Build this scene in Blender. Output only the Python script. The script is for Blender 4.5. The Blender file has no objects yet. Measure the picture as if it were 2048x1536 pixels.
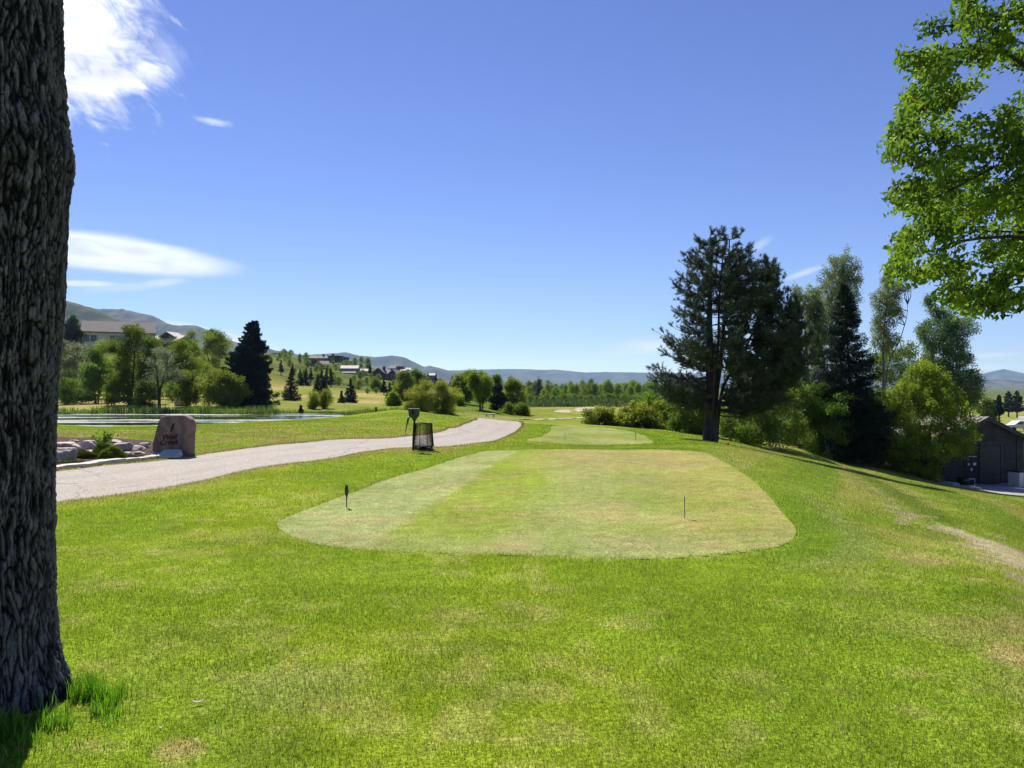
EXPOSURE, SKY_STR, SKY_HUE, SKY_SAT, SKY_VAL, CLOUD, HAZE, GRASS, DENOISE = 1.0, .062, .523, 1.15, 1.0, 11., 6.5e-5, 1.0, True
import bpy, math
import numpy as np
from mathutils import Vector, Matrix
scene = bpy.context.scene
COL = scene.collection
F, CX, CY, EYE = 1500.0, 1024.0, 775.0, 1.6      # photo focal length / horizon in photo pixels, eye height in metres
R = np.random.default_rng
def at(X, Y, d):
    """world point seen at photo pixel X,Y at distance d"""
    return np.array([(X-CX)*d/F, d, EYE-(Y-CY)*d/F])

# ------------------------------------------------------------------ noise
def _hash(ix, iy, iz, seed):
    h = (ix.astype(np.int64)*374761393 + iy.astype(np.int64)*668265263 + iz.astype(np.int64)*2147483647 + seed*1274126177) & 0xFFFFFFFF
    h = ((h ^ (h >> 13)) * 1274126177) & 0xFFFFFFFF
    h = (h ^ (h >> 16)) & 0xFFFFFFFF
    return h/4294967295.0
def vnoise(x, y, seed=0, z=None):
    x = np.asarray(x, float); y = np.asarray(y, float)
    ix = np.floor(x); iy = np.floor(y); fx = x-ix; fy = y-iy
    fx = fx*fx*(3-2*fx); fy = fy*fy*(3-2*fy)
    zz = np.zeros_like(ix)
    def layer(zz):
        a = _hash(ix, iy, zz, seed); b = _hash(ix+1, iy, zz, seed); c = _hash(ix, iy+1, zz, seed); d = _hash(ix+1, iy+1, zz, seed)
        return (a*(1-fx)+b*fx)*(1-fy)+(c*(1-fx)+d*fx)*fy
    if z is None: return layer(zz)
    z = np.asarray(z, float); iz = np.floor(z); fz = z-iz; fz = fz*fz*(3-2*fz)
    return layer(iz)*(1-fz)+layer(iz+1)*fz
def fbm(x, y, seed=0, octv=4, z=None):
    s = 0; a = .5; t = 0
    x = np.asarray(x, float); y = np.asarray(y, float)
    for o in range(octv):
        s = s + a*vnoise(x*2**o, y*2**o, seed+o*17, None if z is None else np.asarray(z)*2**o); t += a; a *= .5
    return s/t
def sstep(a, b, x):
    t = np.clip((x-a)/(b-a), 0, 1); return t*t*(3-2*t)
def lerp(a, b, t): return a+(b-a)*t
def in_poly(px, py, poly):
    px = np.asarray(px, float); py = np.asarray(py, float)
    c = np.zeros(px.shape, bool); n = len(poly)
    for i in range(n):
        x0, y0 = poly[i]; x1, y1 = poly[i-1]
        if y0 == y1: continue
        c ^= ((y0 > py) != (y1 > py)) & (px < (x1-x0)*(py-y0)/(y1-y0)+x0)
    return c
def poly_dist(px, py, poly, closed=True):
    """distance to outline, negative inside"""
    best = np.full(np.shape(px), 1e18); n = len(poly)
    for i in range(0 if closed else 1, n):
        x0, y0 = poly[i-1]; x1, y1 = poly[i]; dx = x1-x0; dy = y1-y0
        t = np.clip(((px-x0)*dx+(py-y0)*dy)/(dx*dx+dy*dy+1e-12), 0, 1)
        best = np.minimum(best, (px-x0-t*dx)**2+(py-y0-t*dy)**2)
    best = np.sqrt(best)
    return np.where(in_poly(px, py, poly), -best, best) if closed else best
def smooth_loop(pts, n=160, closed=True):
    """Catmull-Rom through pts, resampled evenly"""
    P = np.array(pts, float); m = len(P); out = []
    rng_ = range(m) if closed else range(m-1)
    for i in rng_:
        if closed: p0, p1, p2, p3 = P[i-1], P[i], P[(i+1) % m], P[(i+2) % m]
        else: p0, p1, p2, p3 = P[max(i-1, 0)], P[i], P[i+1], P[min(i+2, m-1)]
        for t in np.linspace(0, 1, 16, endpoint=False):
            out.append(.5*((2*p1)+(-p0+p2)*t+(2*p0-5*p1+4*p2-p3)*t*t+(-p0+3*p1-3*p2+p3)*t**3))
    out.append(P[0] if closed else P[-1]); out = np.array(out)
    s = np.r_[0, np.cumsum(np.linalg.norm(np.diff(out, axis=0), axis=1))]
    q = np.linspace(0, s[-1], n, endpoint=not closed)
    return np.stack([np.interp(q, s, out[:, k]) for k in range(P.shape[1])], 1)

# ------------------------------------------------------------------ meshes
class Geo:
    def __init__(s): s.V = []; s.T = []; s.Q = []; s.A = []; s.n = 0
    def add(s, v, tri=None, quad=None, a=None):
        v = np.asarray(v, float).reshape(-1, 3); s.V.append(v)
        if tri is not None and len(tri): s.T.append(np.asarray(tri, int).reshape(-1, 3)+s.n)
        if quad is not None and len(quad): s.Q.append(np.asarray(quad, int).reshape(-1, 4)+s.n)
        if a is None: a = np.full((len(v), 3), .5)
        a = np.asarray(a, float)
        if a.ndim == 1: a = np.repeat(a[:, None], 3, 1)
        s.A.append(a); s.n += len(v)
    def mesh(s, name, mat=None, smooth=False):
        me = bpy.data.meshes.new(name)
        V = np.concatenate(s.V) if s.V else np.zeros((0, 3))
        T = np.concatenate(s.T) if s.T else np.zeros((0, 3), int)
        Q = np.concatenate(s.Q) if s.Q else np.zeros((0, 4), int)
        A = np.concatenate(s.A)
        me.vertices.add(len(V)); me.vertices.foreach_set('co', V.astype(np.float32).ravel())
        nl = T.size+Q.size
        me.loops.add(nl); me.loops.foreach_set('vertex_index', np.concatenate([T.ravel(), Q.ravel()]).astype(np.int32))
        me.polygons.add(len(T)+len(Q))
        st = np.concatenate([np.arange(len(T))*3, T.size+np.arange(len(Q))*4]).astype(np.int32)
        me.polygons.foreach_set('loop_start', st)
        me.polygons.foreach_set('use_smooth', np.full(len(T)+len(Q), bool(smooth)))
        at_ = me.attributes.new('col', 'FLOAT_COLOR', 'POINT')
        at_.data.foreach_set('color', np.c_[A, np.ones(len(A))].astype(np.float32).ravel())
        me.update(calc_edges=True)
        if mat is not None: me.materials.append(mat)
        return me
    def build(s, name, mat=None, parent=None, smooth=False):
        o = bpy.data.objects.new(name, s.mesh(name, mat, smooth)); COL.objects.link(o)
        if parent is not None: o.parent = parent
        return o
def box(g, x0, x1, y0, y1, z0, z1, bev=0, M=None, a=None):
    if bev:
        b = min(bev, (x1-x0)*.45, (y1-y0)*.45, (z1-z0)*.45)
        bm = __import__('bmesh').new(); __import__('bmesh').ops.create_cube(bm, size=1)
        for v in bm.verts: v.co = Vector(((x0+x1)/2+v.co.x*(x1-x0), (y0+y1)/2+v.co.y*(y1-y0), (z0+z1)/2+v.co.z*(z1-z0)))
        __import__('bmesh').ops.bevel(bm, geom=bm.edges[:], offset=b, segments=2, affect='EDGES', profile=.5)
        bm.verts.index_update(); V = np.array([v.co[:] for v in bm.verts])
        T = [[v.index for v in f.verts] for f in bm.faces if len(f.verts) == 3]; Q = [[v.index for v in f.verts] for f in bm.faces if len(f.verts) == 4]
        bm.free()
    else:
        V = np.array([[x, y, z] for x in (x0, x1) for y in (y0, y1) for z in (z0, z1)]); T = None
        Q = [[0, 1, 3, 2], [4, 6, 7, 5], [0, 4, 5, 1], [2, 3, 7, 6], [0, 2, 6, 4], [1, 5, 7, 3]]
    if M is not None: V = V @ np.array(M)[:3, :3].T+np.array(M)[:3, 3]
    g.add(V, T, Q, None if a is None else np.full((len(V), 3), a))
def tube(g, pts, rad, n=6, cap=True, a=.5, flat=None):
    P = np.asarray(pts, float); k = len(P); rad = np.broadcast_to(np.asarray(rad, float), (k,))
    T = np.gradient(P, axis=0); T /= np.linalg.norm(T, axis=1)[:, None]+1e-12
    ref = np.array([0, 0, 1.]) if abs(T[:, 2]).mean() < .8 else np.array([1., 0, 0])
    U = np.cross(T, ref); U /= np.linalg.norm(U, axis=1)[:, None]+1e-12; W = np.cross(T, U)
    th = np.arange(n)*2*math.pi/n; f = 1 if flat is None else flat
    V = P[:, None]+rad[:, None, None]*(np.cos(th)[None, :, None]*U[:, None]+f*np.sin(th)[None, :, None]*W[:, None])
    V = V.reshape(-1, 3); i = np.arange(k-1)[:, None]*n; j = np.arange(n)[None]; j2 = (j+1) % n
    Q = np.stack([i+j, i+j2, i+n+j2, i+n+j], -1).reshape(-1, 4); Tt = None
    if cap:
        V = np.r_[V, P[:1], P[-1:]]; c0 = k*n; c1 = c0+1; jj = np.arange(n)
        Tt = np.r_[np.stack([np.full(n, c0), (jj+1) % n, jj], 1), np.stack([np.full(n, c1), (k-1)*n+jj, (k-1)*n+(jj+1) % n], 1)]
    g.add(V, Tt, Q, np.full((len(V), 3), a))
def lathe(g, prof, n=24, c=(0, 0, 0), a=.5):
    prof = np.asarray(prof, float); th = np.arange(n)*2*math.pi/n; k = len(prof)
    V = np.stack([prof[:, 0:1]*np.cos(th), prof[:, 0:1]*np.sin(th), np.repeat(prof[:, 1:2], n, 1)], -1).reshape(-1, 3)+np.array(c)
    i = np.arange(k-1)[:, None]*n; j = np.arange(n)[None]; j2 = (j+1) % n
    g.add(V, None, np.stack([i+j, i+j2, i+n+j2, i+n+j], -1).reshape(-1, 4), np.full((len(V), 3), a))
def unit(v): return v/(np.linalg.norm(v, axis=-1, keepdims=True)+1e-9)
def leaves(g, c, size, rng, aspect=.55, fold=.12, axis=None, jit=1.0, a=None, flatn=None):
    """folded rhombus leaves at c; axis = preferred direction, a = per leaf tint"""
    c = np.asarray(c, float); n = len(c)
    ax = rng.normal(size=(n, 3))*jit
    if axis is not None: ax = ax+axis
    ax = unit(ax); nr = rng.normal(size=(n, 3))
    if flatn is not None: nr = nr+flatn
    nr = nr+np.array([0, 0, .9]) if flatn is None else nr
    b = unit(np.cross(nr, ax)); nn = np.cross(ax, b)
    s = (np.broadcast_to(size, (n,))*rng.uniform(.7, 1.25, n))[:, None]
    V = np.stack([c-ax*s*.5, c+b*s*aspect*.5+nn*s*fold, c+ax*s*.5, c-b*s*aspect*.5+nn*s*fold], 1).reshape(-1, 3)
    i = np.arange(n)[:, None]*4
    T = np.concatenate([i+np.array([[0, 1, 2]]), i+np.array([[0, 2, 3]])])
    if a is None: a = rng.uniform(0, 1, n)
    g.add(V, T, None, np.repeat(a, 4))
def rock_geo(g, c, rx, ry, rz, seed, n=18, m=12, rough=.28, a=.5, rot=0):
    th = np.linspace(0, 2*math.pi, n, endpoint=False); ph = np.linspace(-.5*math.pi, .5*math.pi, m)
    T, P = np.meshgrid(th, ph); x = np.cos(P)*np.cos(T); y = np.cos(P)*np.sin(T); z = np.sin(P)
    d = 1+rough*2*(fbm(x*1.3+5, y*1.3+5, seed, 3, z*1.3+5)-.5)
    k = 1/np.maximum(np.maximum(abs(x), abs(y)), abs(z)); d = d*(1+.22*(k-1))
    for q in range(7):      # split faces
        nv = unit(R(seed*31+q).normal(size=3)); lim = R(seed*17+q).uniform(.62, .9); d = np.minimum(d, lim/np.maximum(x*nv[0]+y*nv[1]+z*nv[2], .2))
    X = x*d*rx; Y = y*d*ry; Z = np.minimum(z*d*rz, rz*(.82+.1*fbm(x*2, y*2, seed+3, 2)))
    cr, sr = math.cos(rot), math.sin(rot)
    V = np.stack([X*cr-Y*sr+c[0], X*sr+Y*cr+c[1], Z+c[2]], -1).reshape(-1, 3)
    i = np.arange(m-1)[:, None]*n; j = np.arange(n)[None]; j2 = (j+1) % n
    g.add(V, None, np.stack([i+j, i+j2, i+n+j2, i+n+j], -1).reshape(-1, 4), np.full((len(V), 3), a))

# ------------------------------------------------------------------ things
def tag(o, label=None, cat=None, group=None, kind=None):
    if label: o['label'] = label
    if cat: o['category'] = cat
    if group: o['group'] = group
    if kind: o['kind'] = kind
    return o
def thing(name, label, cat, loc=(0, 0, 0), rz=0, group=None):
    o = bpy.data.objects.new(name, None); COL.objects.link(o); o.location = Vector([float(k) for k in loc]); o.rotation_euler = (0, 0, rz)
    o.empty_display_size = .2
    return tag(o, label, cat, group)
def dup(root, loc, rz=0, sc=(1, 1, 1), label=None, group=None):
    r = root.copy(); COL.objects.link(r); r.location = Vector([float(k) for k in loc]); r.rotation_euler = (0, 0, rz); r.scale = sc
    if label: r['label'] = label
    if group: r['group'] = group
    for ch in list(root.children):
        c = ch.copy(); COL.objects.link(c); c.parent = r
        for gch in ch.children:
            d = gch.copy(); COL.objects.link(d); d.parent = c
    return r
ORD = ['zeroth','first','second','third','fourth','fifth','sixth','seventh','eighth','ninth','tenth','eleventh','twelfth','thirteenth','fourteenth','fifteenth','sixteenth','seventeenth','eighteenth','nineteenth','twentieth']
def ordinal(i):
    if i <= 20: return ORD[i]
    t = ['', '', 'twenty', 'thirty', 'forty', 'fifty', 'sixty','seventy','eighty','ninety','hundred'][i//10]
    return (t+'-'+ORD[i % 10]) if i % 10 else t[:-1]+'ieth'

# ------------------------------------------------------------------ materials
def new_mat(name):
    m = bpy.data.materials.new(name); m.use_nodes = True; nt = m.node_tree; nt.nodes.clear()
    return m, nt
class NT:
    """tiny wrapper for building node trees"""
    def __init__(s, nt): s.nt = nt
    def n(s, typ, **kw):
        x = s.nt.nodes.new(typ)
        for k, v in kw.items():
            if k == 'ins':
                for kk, vv in v.items(): s.put(x.inputs[kk], vv)
            else: setattr(x, k, v)
        return x
    def put(s, sock, v):
        if isinstance(v, bpy.types.NodeSocket): s.nt.links.new(v, sock)
        elif isinstance(v, (int, float)) and sock.type in ('RGBA',): sock.default_value = (v, v, v, 1)
        elif isinstance(v, (tuple, list)) and sock.type == 'RGBA' and len(v) == 3: sock.default_value = (*v, 1)
        else: sock.default_value = v
    def m(s, op, a, b=0., c=0., clamp=False):
        x = s.n('ShaderNodeMath', operation=op, use_clamp=clamp)
        s.put(x.inputs[0], a); s.put(x.inputs[1], b); s.put(x.inputs[2], c); return x.outputs[0]
    def mix(s, f, a, b, mode='MIX'):
        x = s.n('ShaderNodeMix', data_type='RGBA', blend_type=mode)
        s.put(x.inputs[0], f); s.put(x.inputs[6], a); s.put(x.inputs[7], b); return x.outputs[2]
    def ramp(s, f, lo, hi, a=0., b=1.):
        x = s.n('ShaderNodeMapRange', interpolation_type='SMOOTHSTEP'); x.clamp = True
        for k, v in zip((0, 1, 2, 3, 4), (f, lo, hi, a, b)): s.put(x.inputs[k], v)
        return x.outputs[0]
    def noise(s, vec, scale, detail=3., rough=.55, dist=0., out=0):
        x = s.n('ShaderNodeTexNoise'); 
        if vec is not None: s.put(x.inputs['Vector'], vec)
        s.put(x.inputs['Scale'], scale); s.put(x.inputs['Detail'], detail); s.put(x.inputs['Roughness'], rough); s.put(x.inputs['Distortion'], dist)
        return x.outputs[out]
    def pos(s): return s.n('ShaderNodeNewGeometry').outputs['Position']
    def obj(s): return s.n('ShaderNodeTexCoord').outputs['Object']
    def scaled(s, vec, sx, sy, sz):
        x = s.n('ShaderNodeVectorMath', operation='MULTIPLY'); s.put(x.inputs[0], vec); x.inputs[1].default_value = (sx, sy, sz); return x.outputs[0]
    def attr(s, name='col'):
        x = s.n('ShaderNodeAttribute'); x.attribute_name = name; return x.outputs['Color']
    def bump(s, h, strength=.5, dist=.02):
        x = s.n('ShaderNodeBump'); s.put(x.inputs['Height'], h); s.put(x.inputs['Strength'], strength); s.put(x.inputs['Distance'], dist); return x.outputs[0]
    def out(s, sh, vol=None):
        o = s.n('ShaderNodeOutputMaterial')
        if sh is not None: s.nt.links.new(sh, o.inputs[0])
        if vol is not None: s.nt.links.new(vol, o.inputs[1])
def princ(T, col, rough=.8, normal=None, metal=0., spec=.3, **kw):
    p = T.n('ShaderNodeBsdfPrincipled'); T.put(p.inputs['Base Color'], col); T.put(p.inputs['Roughness'], rough); T.put(p.inputs['Metallic'], metal)
    T.put(p.inputs['Specular IOR Level'], spec)
    if normal is not None: T.put(p.inputs['Normal'], normal)
    for k, v in kw.items(): T.put(p.inputs[k], v)
    return p.outputs[0]
def plain(name, col, rough=.7, metal=0., var=.25, scale=8., bump=0., spec=.3):
    m, nt = new_mat(name); T = NT(nt); f = T.noise(T.obj(), scale, 4)
    c = T.mix(T.ramp(f, .3, .7), [k*(1-var) for k in col], [min(1, k*(1+var)) for k in col])
    nb = T.bump(T.noise(T.obj(), scale*4, 5), bump, .02) if bump else None
    T.out(princ(T, c, rough, nb, metal, spec)); return m
def leaf_mat(name, dark, light, trans=.45, tcol=None, gloss=.04, rough=.5, vary=.12):
    m, nt = new_mat(name); T = NT(nt); a = T.attr()
    oi = T.n('ShaderNodeObjectInfo').outputs['Random']
    c = T.mix(a, dark, light)
    n = T.noise(T.pos(), .9, 2)
    c = T.mix(T.ramp(n, .35, .65, 0, .55), c, light if tcol is None else [.6*k+.4*j for k, j in zip(light, dark)])
    hsv = T.n('ShaderNodeHueSaturation'); T.put(hsv.inputs['Hue'], T.m('ADD', .5, T.m('MULTIPLY', T.m('SUBTRACT', oi, .5), vary*.25)))
    T.put(hsv.inputs['Value'], T.m('ADD', 1-vary, T.m('MULTIPLY', oi, 2*vary))); T.put(hsv.inputs['Color'], c); c = hsv.outputs[0]
    d = T.n('ShaderNodeBsdfDiffuse', ins={'Color': c}).outputs[0]
    tc = T.mix(1., c, tcol or (1, 1, 1), 'MULTIPLY') if tcol else c
    t = T.n('ShaderNodeBsdfTranslucent', ins={'Color': tc}).outputs[0]
    mx = T.n('ShaderNodeMixShader'); T.put(mx.inputs[0], trans); nt.links.new(d, mx.inputs[1]); nt.links.new(t, mx.inputs[2])
    gl = T.n('ShaderNodeBsdfGlossy', ins={'Color': (.55, .62, .4), 'Roughness': rough}).outputs[0]
    m2 = T.n('ShaderNodeMixShader'); T.put(m2.inputs[0], gloss); nt.links.new(mx.outputs[0], m2.inputs[1]); nt.links.new(gl, m2.inputs[2])
    T.out(m2.outputs[0]); return m
def bark_mat(name, col, scale=6.):
    m, nt = new_mat(name); T = NT(nt); p = T.scaled(T.obj(), 1, 1, .25)
    f = T.noise(p, scale, 5, .65); c = T.mix(T.ramp(f, .35, .65), [k*.55 for k in col], [k*1.3 for k in col])
    T.out(princ(T, c, .9, T.bump(f, .8, .03), spec=.1)); return m
# ------------------------------------------------------------------ terrain heights (control points: photo column, row, distance)
CP = [
 # right-hand slope
 (2000,1130,7.2),(2000,1040,12.5),(2000,1005,22),(2000,994,31),(2048,1000,30),(1900,972,35),(1900,1080,8.6),(1900,1010,14),(1900,985,22),
 (1700,1100,7.4),(1700,1010,11),(1700,962,17),(1700,942,25),(1690,936,32),(1560,960,13),(1560,930,18),(1560,912,24),(1560,908,33),
 (1415,898,19.5),(1415,886,25),(1415,881,30),(1415,872,38),(1300,897,19.7),(1300,890,24),(1300,862,36),(1300,855,44),
 # middle
 (1150,897,19.7),(1150,892,24.5),(1150,852,38),(1150,839,60),(1150,828,95),(1150,821,120),(1150,814,148),(1150,803,166),(1150,803,215),(1150,800,300),
 (1040,838,56),(1040,830,80),(1040,815,145),(1040,804,168),(1040,803,240),(1250,814,148),(1270,803,166),(1270,803,240),(1300,815,110),
 (1400,840,60),(1400,818,110),(1400,803,240),
 # left: path, knoll, slope with trees
 (900,836,51),(960,833,60),(930,815,75),(930,800,100),(870,833,62),(1000,822,80),(1000,808,120),(800,820,42),(860,826,42),(760,824,40),(900,832,44),
 (830,850,30),(700,836,37),(640,840,35),(560,845,33),(480,850,31),(400,855,30),(250,862,29),(115,866,28),
 (700,870,23.5),(600,880,21),(480,890,19.4),
 # far shore and fields
 (0,822,76),(115,821,76),(300,822,75),(500,821,74),(700,826,73),(790,815,80),(115,808,90),(300,806,90),(495,807,86),(620,806,92),(700,806,95),(780,806,110),
 (600,797,110),(700,793,140),(800,795,150),(600,772,180),(700,778,200),(800,785,230),(540,775,170),
 (560,752,230),(640,765,270),(700,752,340),(650,736,400),(690,723,450),(590,714,420),(540,708,420),(790,757,380),(850,764,420),(920,772,420),(1000,782,400),
 (400,790,130),(300,780,140),(200,775,140),(100,775,140),(340,725,200),(220,692,230),(150,690,230),(0,690,230),(340,690,260),(420,702,300),(480,716,320),
 # right far
 (1950,968,40),(2048,970,39),(1850,955,41),(1800,935,42),(2000,930,55),(1950,880,90),(2010,860,125),(2010,838,190),(2010,829,240),(1990,815,400),
 (1700,930,38),(1700,905,48),(1600,900,38),(1600,870,60),(1500,870,48),(1500,835,80),(1600,830,110),(1700,835,120),(1800,850,100),(1800,828,220),(1600,815,220),
]
pts = [at(*c) for c in CP]
U = [p[0]/p[1] for p in pts]; L = [math.log(p[1]) for p in pts]; Z = [p[2] for p in pts]
def anchor(u, d, z): U.append(u); L.append(math.log(d)); Z.append(z)
for u in (-1.1, -.75, -.5, -.25, 0, .2): 
    for d in (1.5, 2.4, 3.8, 5.5, 8, 12, 16): anchor(u, d, 0)
for u in (.4, .55): 
    for d in (1.5, 2.4, 3.8, 5.5): anchor(u, d, 0)
for d, z in ((1.5,0),(2.4,0),(4,-.02),(6,-.3),(10,-1.2),(16,-2.2),(25,-3.2),(40,-4),(80,-5),(150,-6)): anchor(.85, d, z); anchor(1.1, d, z)
for d, z in ((22,0),(30,0),(50,-.3),(75,-.3),(100,0),(140,3),(230,15)): anchor(-.75, d, z); anchor(-1.1, d, z)
for u in (-1.1,-.75,-.55,-.4,-.2,0,.2,.4,.6,.85,1.1):
    hl = max(0, -u-.12)
    for d, b in ((700, 30), (1500, 60), (4000, 80), (9500, 80)): anchor(u, d, -6+hl*b*2)
U = np.array(U); L = np.array(L); Z = np.array(Z)
SU = 3.2
def tps(r2): return np.where(r2 > 1e-12, .5*r2*np.log(r2+1e-12), 0)
N_ = len(U); A_ = np.zeros((N_+3, N_+3)); r2 = ((U[:, None]-U)*SU)**2+(L[:, None]-L)**2
A_[:N_, :N_] = tps(r2)+np.eye(N_)*2e-3; A_[:N_, N_] = 1; A_[:N_, N_+1] = U*SU; A_[:N_, N_+2] = L; A_[N_:, :N_] = A_[:N_, N_:].T
W_ = np.linalg.solve(A_, np.r_[Z, 0, 0, 0])
GU = np.linspace(-1.1, 1.1, 361); GL = np.linspace(math.log(1.5), math.log(9500), 420)
gu, gl_ = np.meshgrid(GU, GL, indexing='ij'); HG = np.zeros(gu.shape)
for i in range(len(GU)):
    q2 = ((gu[i][:, None]-U)*SU)**2+(gl_[i][:, None]-L)**2
    HG[i] = tps(q2) @ W_[:N_]+W_[N_]+W_[N_+1]*gu[i]*SU+W_[N_+2]*gl_[i]
def base_h(x, y):
    x = np.asarray(x, float); y = np.asarray(y, float)
    d = np.maximum(np.maximum(y, abs(x)/1.1), 1.5); u = np.clip(x/d, -1.1, 1.1)
    fu = (u+1.1)/2.2*(len(GU)-1); fl = np.clip((np.log(np.minimum(d, 9499))-GL[0])/(GL[-1]-GL[0])*(len(GL)-1), 0, len(GL)-1.001)
    iu = np.clip(fu.astype(int), 0, len(GU)-2); il = fl.astype(int); a = fu-iu; b = fl-il
    return HG[iu, il]*(1-a)*(1-b)+HG[iu+1, il]*a*(1-b)+HG[iu, il+1]*(1-a)*b+HG[iu+1, il+1]*a*b

# ------------------------------------------------------------------ outlines on the ground (world x, y)
def gpx(X, Y, z=0.): d = (EYE-z)*F/(Y-CY); return ((X-CX)*d/F, d)
TEE = smooth_loop([gpx(*p) for p in [(553,1048),(600,1079),(700,1096),(860,1105),(1024,1109),(1200,1114),(1350,1113),(1480,1106),(1560,1094),(1592,1070),(1575,1040),(1530,988),(1480,945),(1440,920),(1400,905),(1300,898.5),(1150,897),(1030,896.5),(975,898.5),(930,907),(850,932),(760,962),(680,992),(600,1022)]], 260)
TEE2 = smooth_loop([gpx(X, Y, -.35) for X, Y in [(1053,890),(1080,877),(1100,865),(1103,856),(1120,852),(1150,851.5),(1185,852.5),(1225,854),(1262,860),(1285,869),(1300,880),(1306,889),(1280,891),(1200,892),(1120,891.5)]], 160)
def pz(Y): return 0. if Y > 880 else -.5*(880-Y)/44
near = [(-220,1085),(-60,1046),(20,1028),(113,1011),(256,985),(410,960),(500,942),(625,924),(750,902.5),(820,894),(862,891),(905,889),(950,884),(985,878),(1015,870),(1034,862),(1044,855),(1042,848),(1030,843.5),(1000,840),(960,837),(915,834.6),(880,833.6),(840,833.2)]
far = [(-220,985),(-60,965),(20,954),(113,944),(256,927),(363,916),(410,911),(500,902),(575,895),(675,886),(775,879.5),(820,876),(860,872),(910,864),(935,858),(948,853.5),(954,849.5),(950,846),(938,843),(920,840),(905,837.8),(890,836.4),(870,835.6),(840,835)]
NE = smooth_loop([gpx(X, Y, pz(Y)) for X, Y in near], 260, False); FE = smooth_loop([gpx(X, Y, pz(Y)) for X, Y in far], 260, False)
PATHP = np.r_[NE, FE[::-1]]
POND = smooth_loop([( -62,46),(-46,43),(-30,42.5),(-20,44),(-15,50),(-13,57),(-12.2,64),(-13.5,69),(-18,71.5),(-25,70.5),(-36,71.5),(-48,70.5),(-62,72),(-80,71),(-84,60),(-76,50)], 160)
BED = smooth_loop([gpx(X, Y) for X, Y in [(-60,957),(20,947),(113,938),(250,924),(355,913),(375,908),(372,900),(330,892),(310,884),(262,876),(180,871),(110,868),(20,866),(-60,870),(-110,900)]], 120)
BUNKERS = [smooth_loop([at(X, Y, d)[:2] for X, Y, d in P], 60) for P in (
 [(1104,825.5,104),(1114,824.3,108),(1128,823.6,110),(1142,824,109),(1140,826.5,102),(1120,827,101)],
 [(1138,821.6,118),(1152,820.4,121),(1176,820.6,121),(1186,822.6,116),(1178,825,107),(1156,826,104),(1148,824,110)],
 [(1145,815,136),(1170,813.6,142),(1192,814.5,140),(1180,816.5,132),(1160,817,131)])]
DIRT = smooth_loop([gpx(X, Y, -.12) for X, Y in [(1795,1000),(1850,1018),(1900,1030),(1960,1047),(2030,1065),(2090,1075),(2110,1140),(2060,1140),(2010,1122),(1950,1090),(1895,1058),(1850,1032)]], 80)
PAVE = smooth_loop([tuple(at(X, Y, d)[:2]) for X, Y, d in [(1868,970,40.2),(1905,980,36.5),(1940,986,35),(1985,993,33.5),(2060,1003,32.5),(2200,1010,33),(2250,985,38),(2200,972,41),(2040,968.5,40.6),(1950,968,40.6)]], 80)
def shore_z(x, y, h):
    m = (y > 30) & (y < 95) & (x < 5)
    if np.any(m):
        s = poly_dist(np.asarray(x)[m], np.asarray(y)[m], POND)
        wz = -.9
        hh = h[m]; k = sstep(-.2, 4.0, s)
        h[m] = np.where(s < .0, wz-.12-.5*sstep(0, 3, -s), lerp(wz-.05, hh, np.clip(k, 0, 1)))
    return h
def height(x, y, raw=False):
    x = np.atleast_1d(np.asarray(x, float)); y = np.atleast_1d(np.asarray(y, float))
    h = base_h(x, y)
    dd = np.hypot(x, y)
    amp = np.interp(dd, [0, 3, 10, 30, 100, 300, 2000, 9000], [.0, .012, .03, .05, .12, .6, 6, 10])
    wl = np.interp(dd, [0, 30, 100, 300, 2000], [1.3, 2., 5, 18, 150])
    h = h+amp*2*(fbm(x/1.7, y/1.7, 3, 2)-.5)*sstep(140, 40, dd)+amp*2*(fbm(x/22, y/22, 5, 3)-.5)*sstep(40, 140, dd)
    m = (y > 85) & (y < 165) & (x > 0) & (x < 30)
    if np.any(m):
        hm = h[m].copy()
        for B in BUNKERS:
            c = B.mean(0); s = poly_dist(x[m], y[m], B); hm += .30*sstep(3.0, 0., s)*sstep(-6., 6., y[m]-c[1])
        h[m] = hm
    m = (y > 19) & (y < 30) & (x < -6) & (x > -30)
    if np.any(m):
        bd = poly_dist(x[m], y[m], BED); h[m] = h[m]+.17*sstep(.0, .12, bd)*sstep(3.2, .6, bd)*sstep(19.5, 22., y[m])
    h = shore_z(x, y, h)
    if raw: return h
    m = (abs(x) < 80) & (y < 75) & (y > 3)
    if m.any():
        xm = x[m]; ym = y[m]; hm = h[m].copy()
        hm -= .05*sstep(.02, -.06, poly_dist(xm, ym, PATHP))
        hm -= .05*in_poly(xm, ym, TEE)+.05*in_poly(xm, ym, TEE2)
        bd = poly_dist(xm, ym, BED); hm -= .05*sstep(0, -.1, bd)
        hm -= .06*in_poly(xm, ym, PAVE)
        h[m] = hm
    m = (y > 85) & (y < 150) & (x > 0) & (x < 30)
    if m.any():
        hm = h[m].copy()
        for B in BUNKERS: hm -= .22*sstep(.1, -.4, poly_dist(x[m], y[m], B))
        h[m] = hm
    return h
def H(x, y): return float(height(x, y)[0])
def ground_at(X, d, sink=0.): 
    x = (X-CX)*d/F; return np.array([x, d, H(x, d)-sink])

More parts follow.
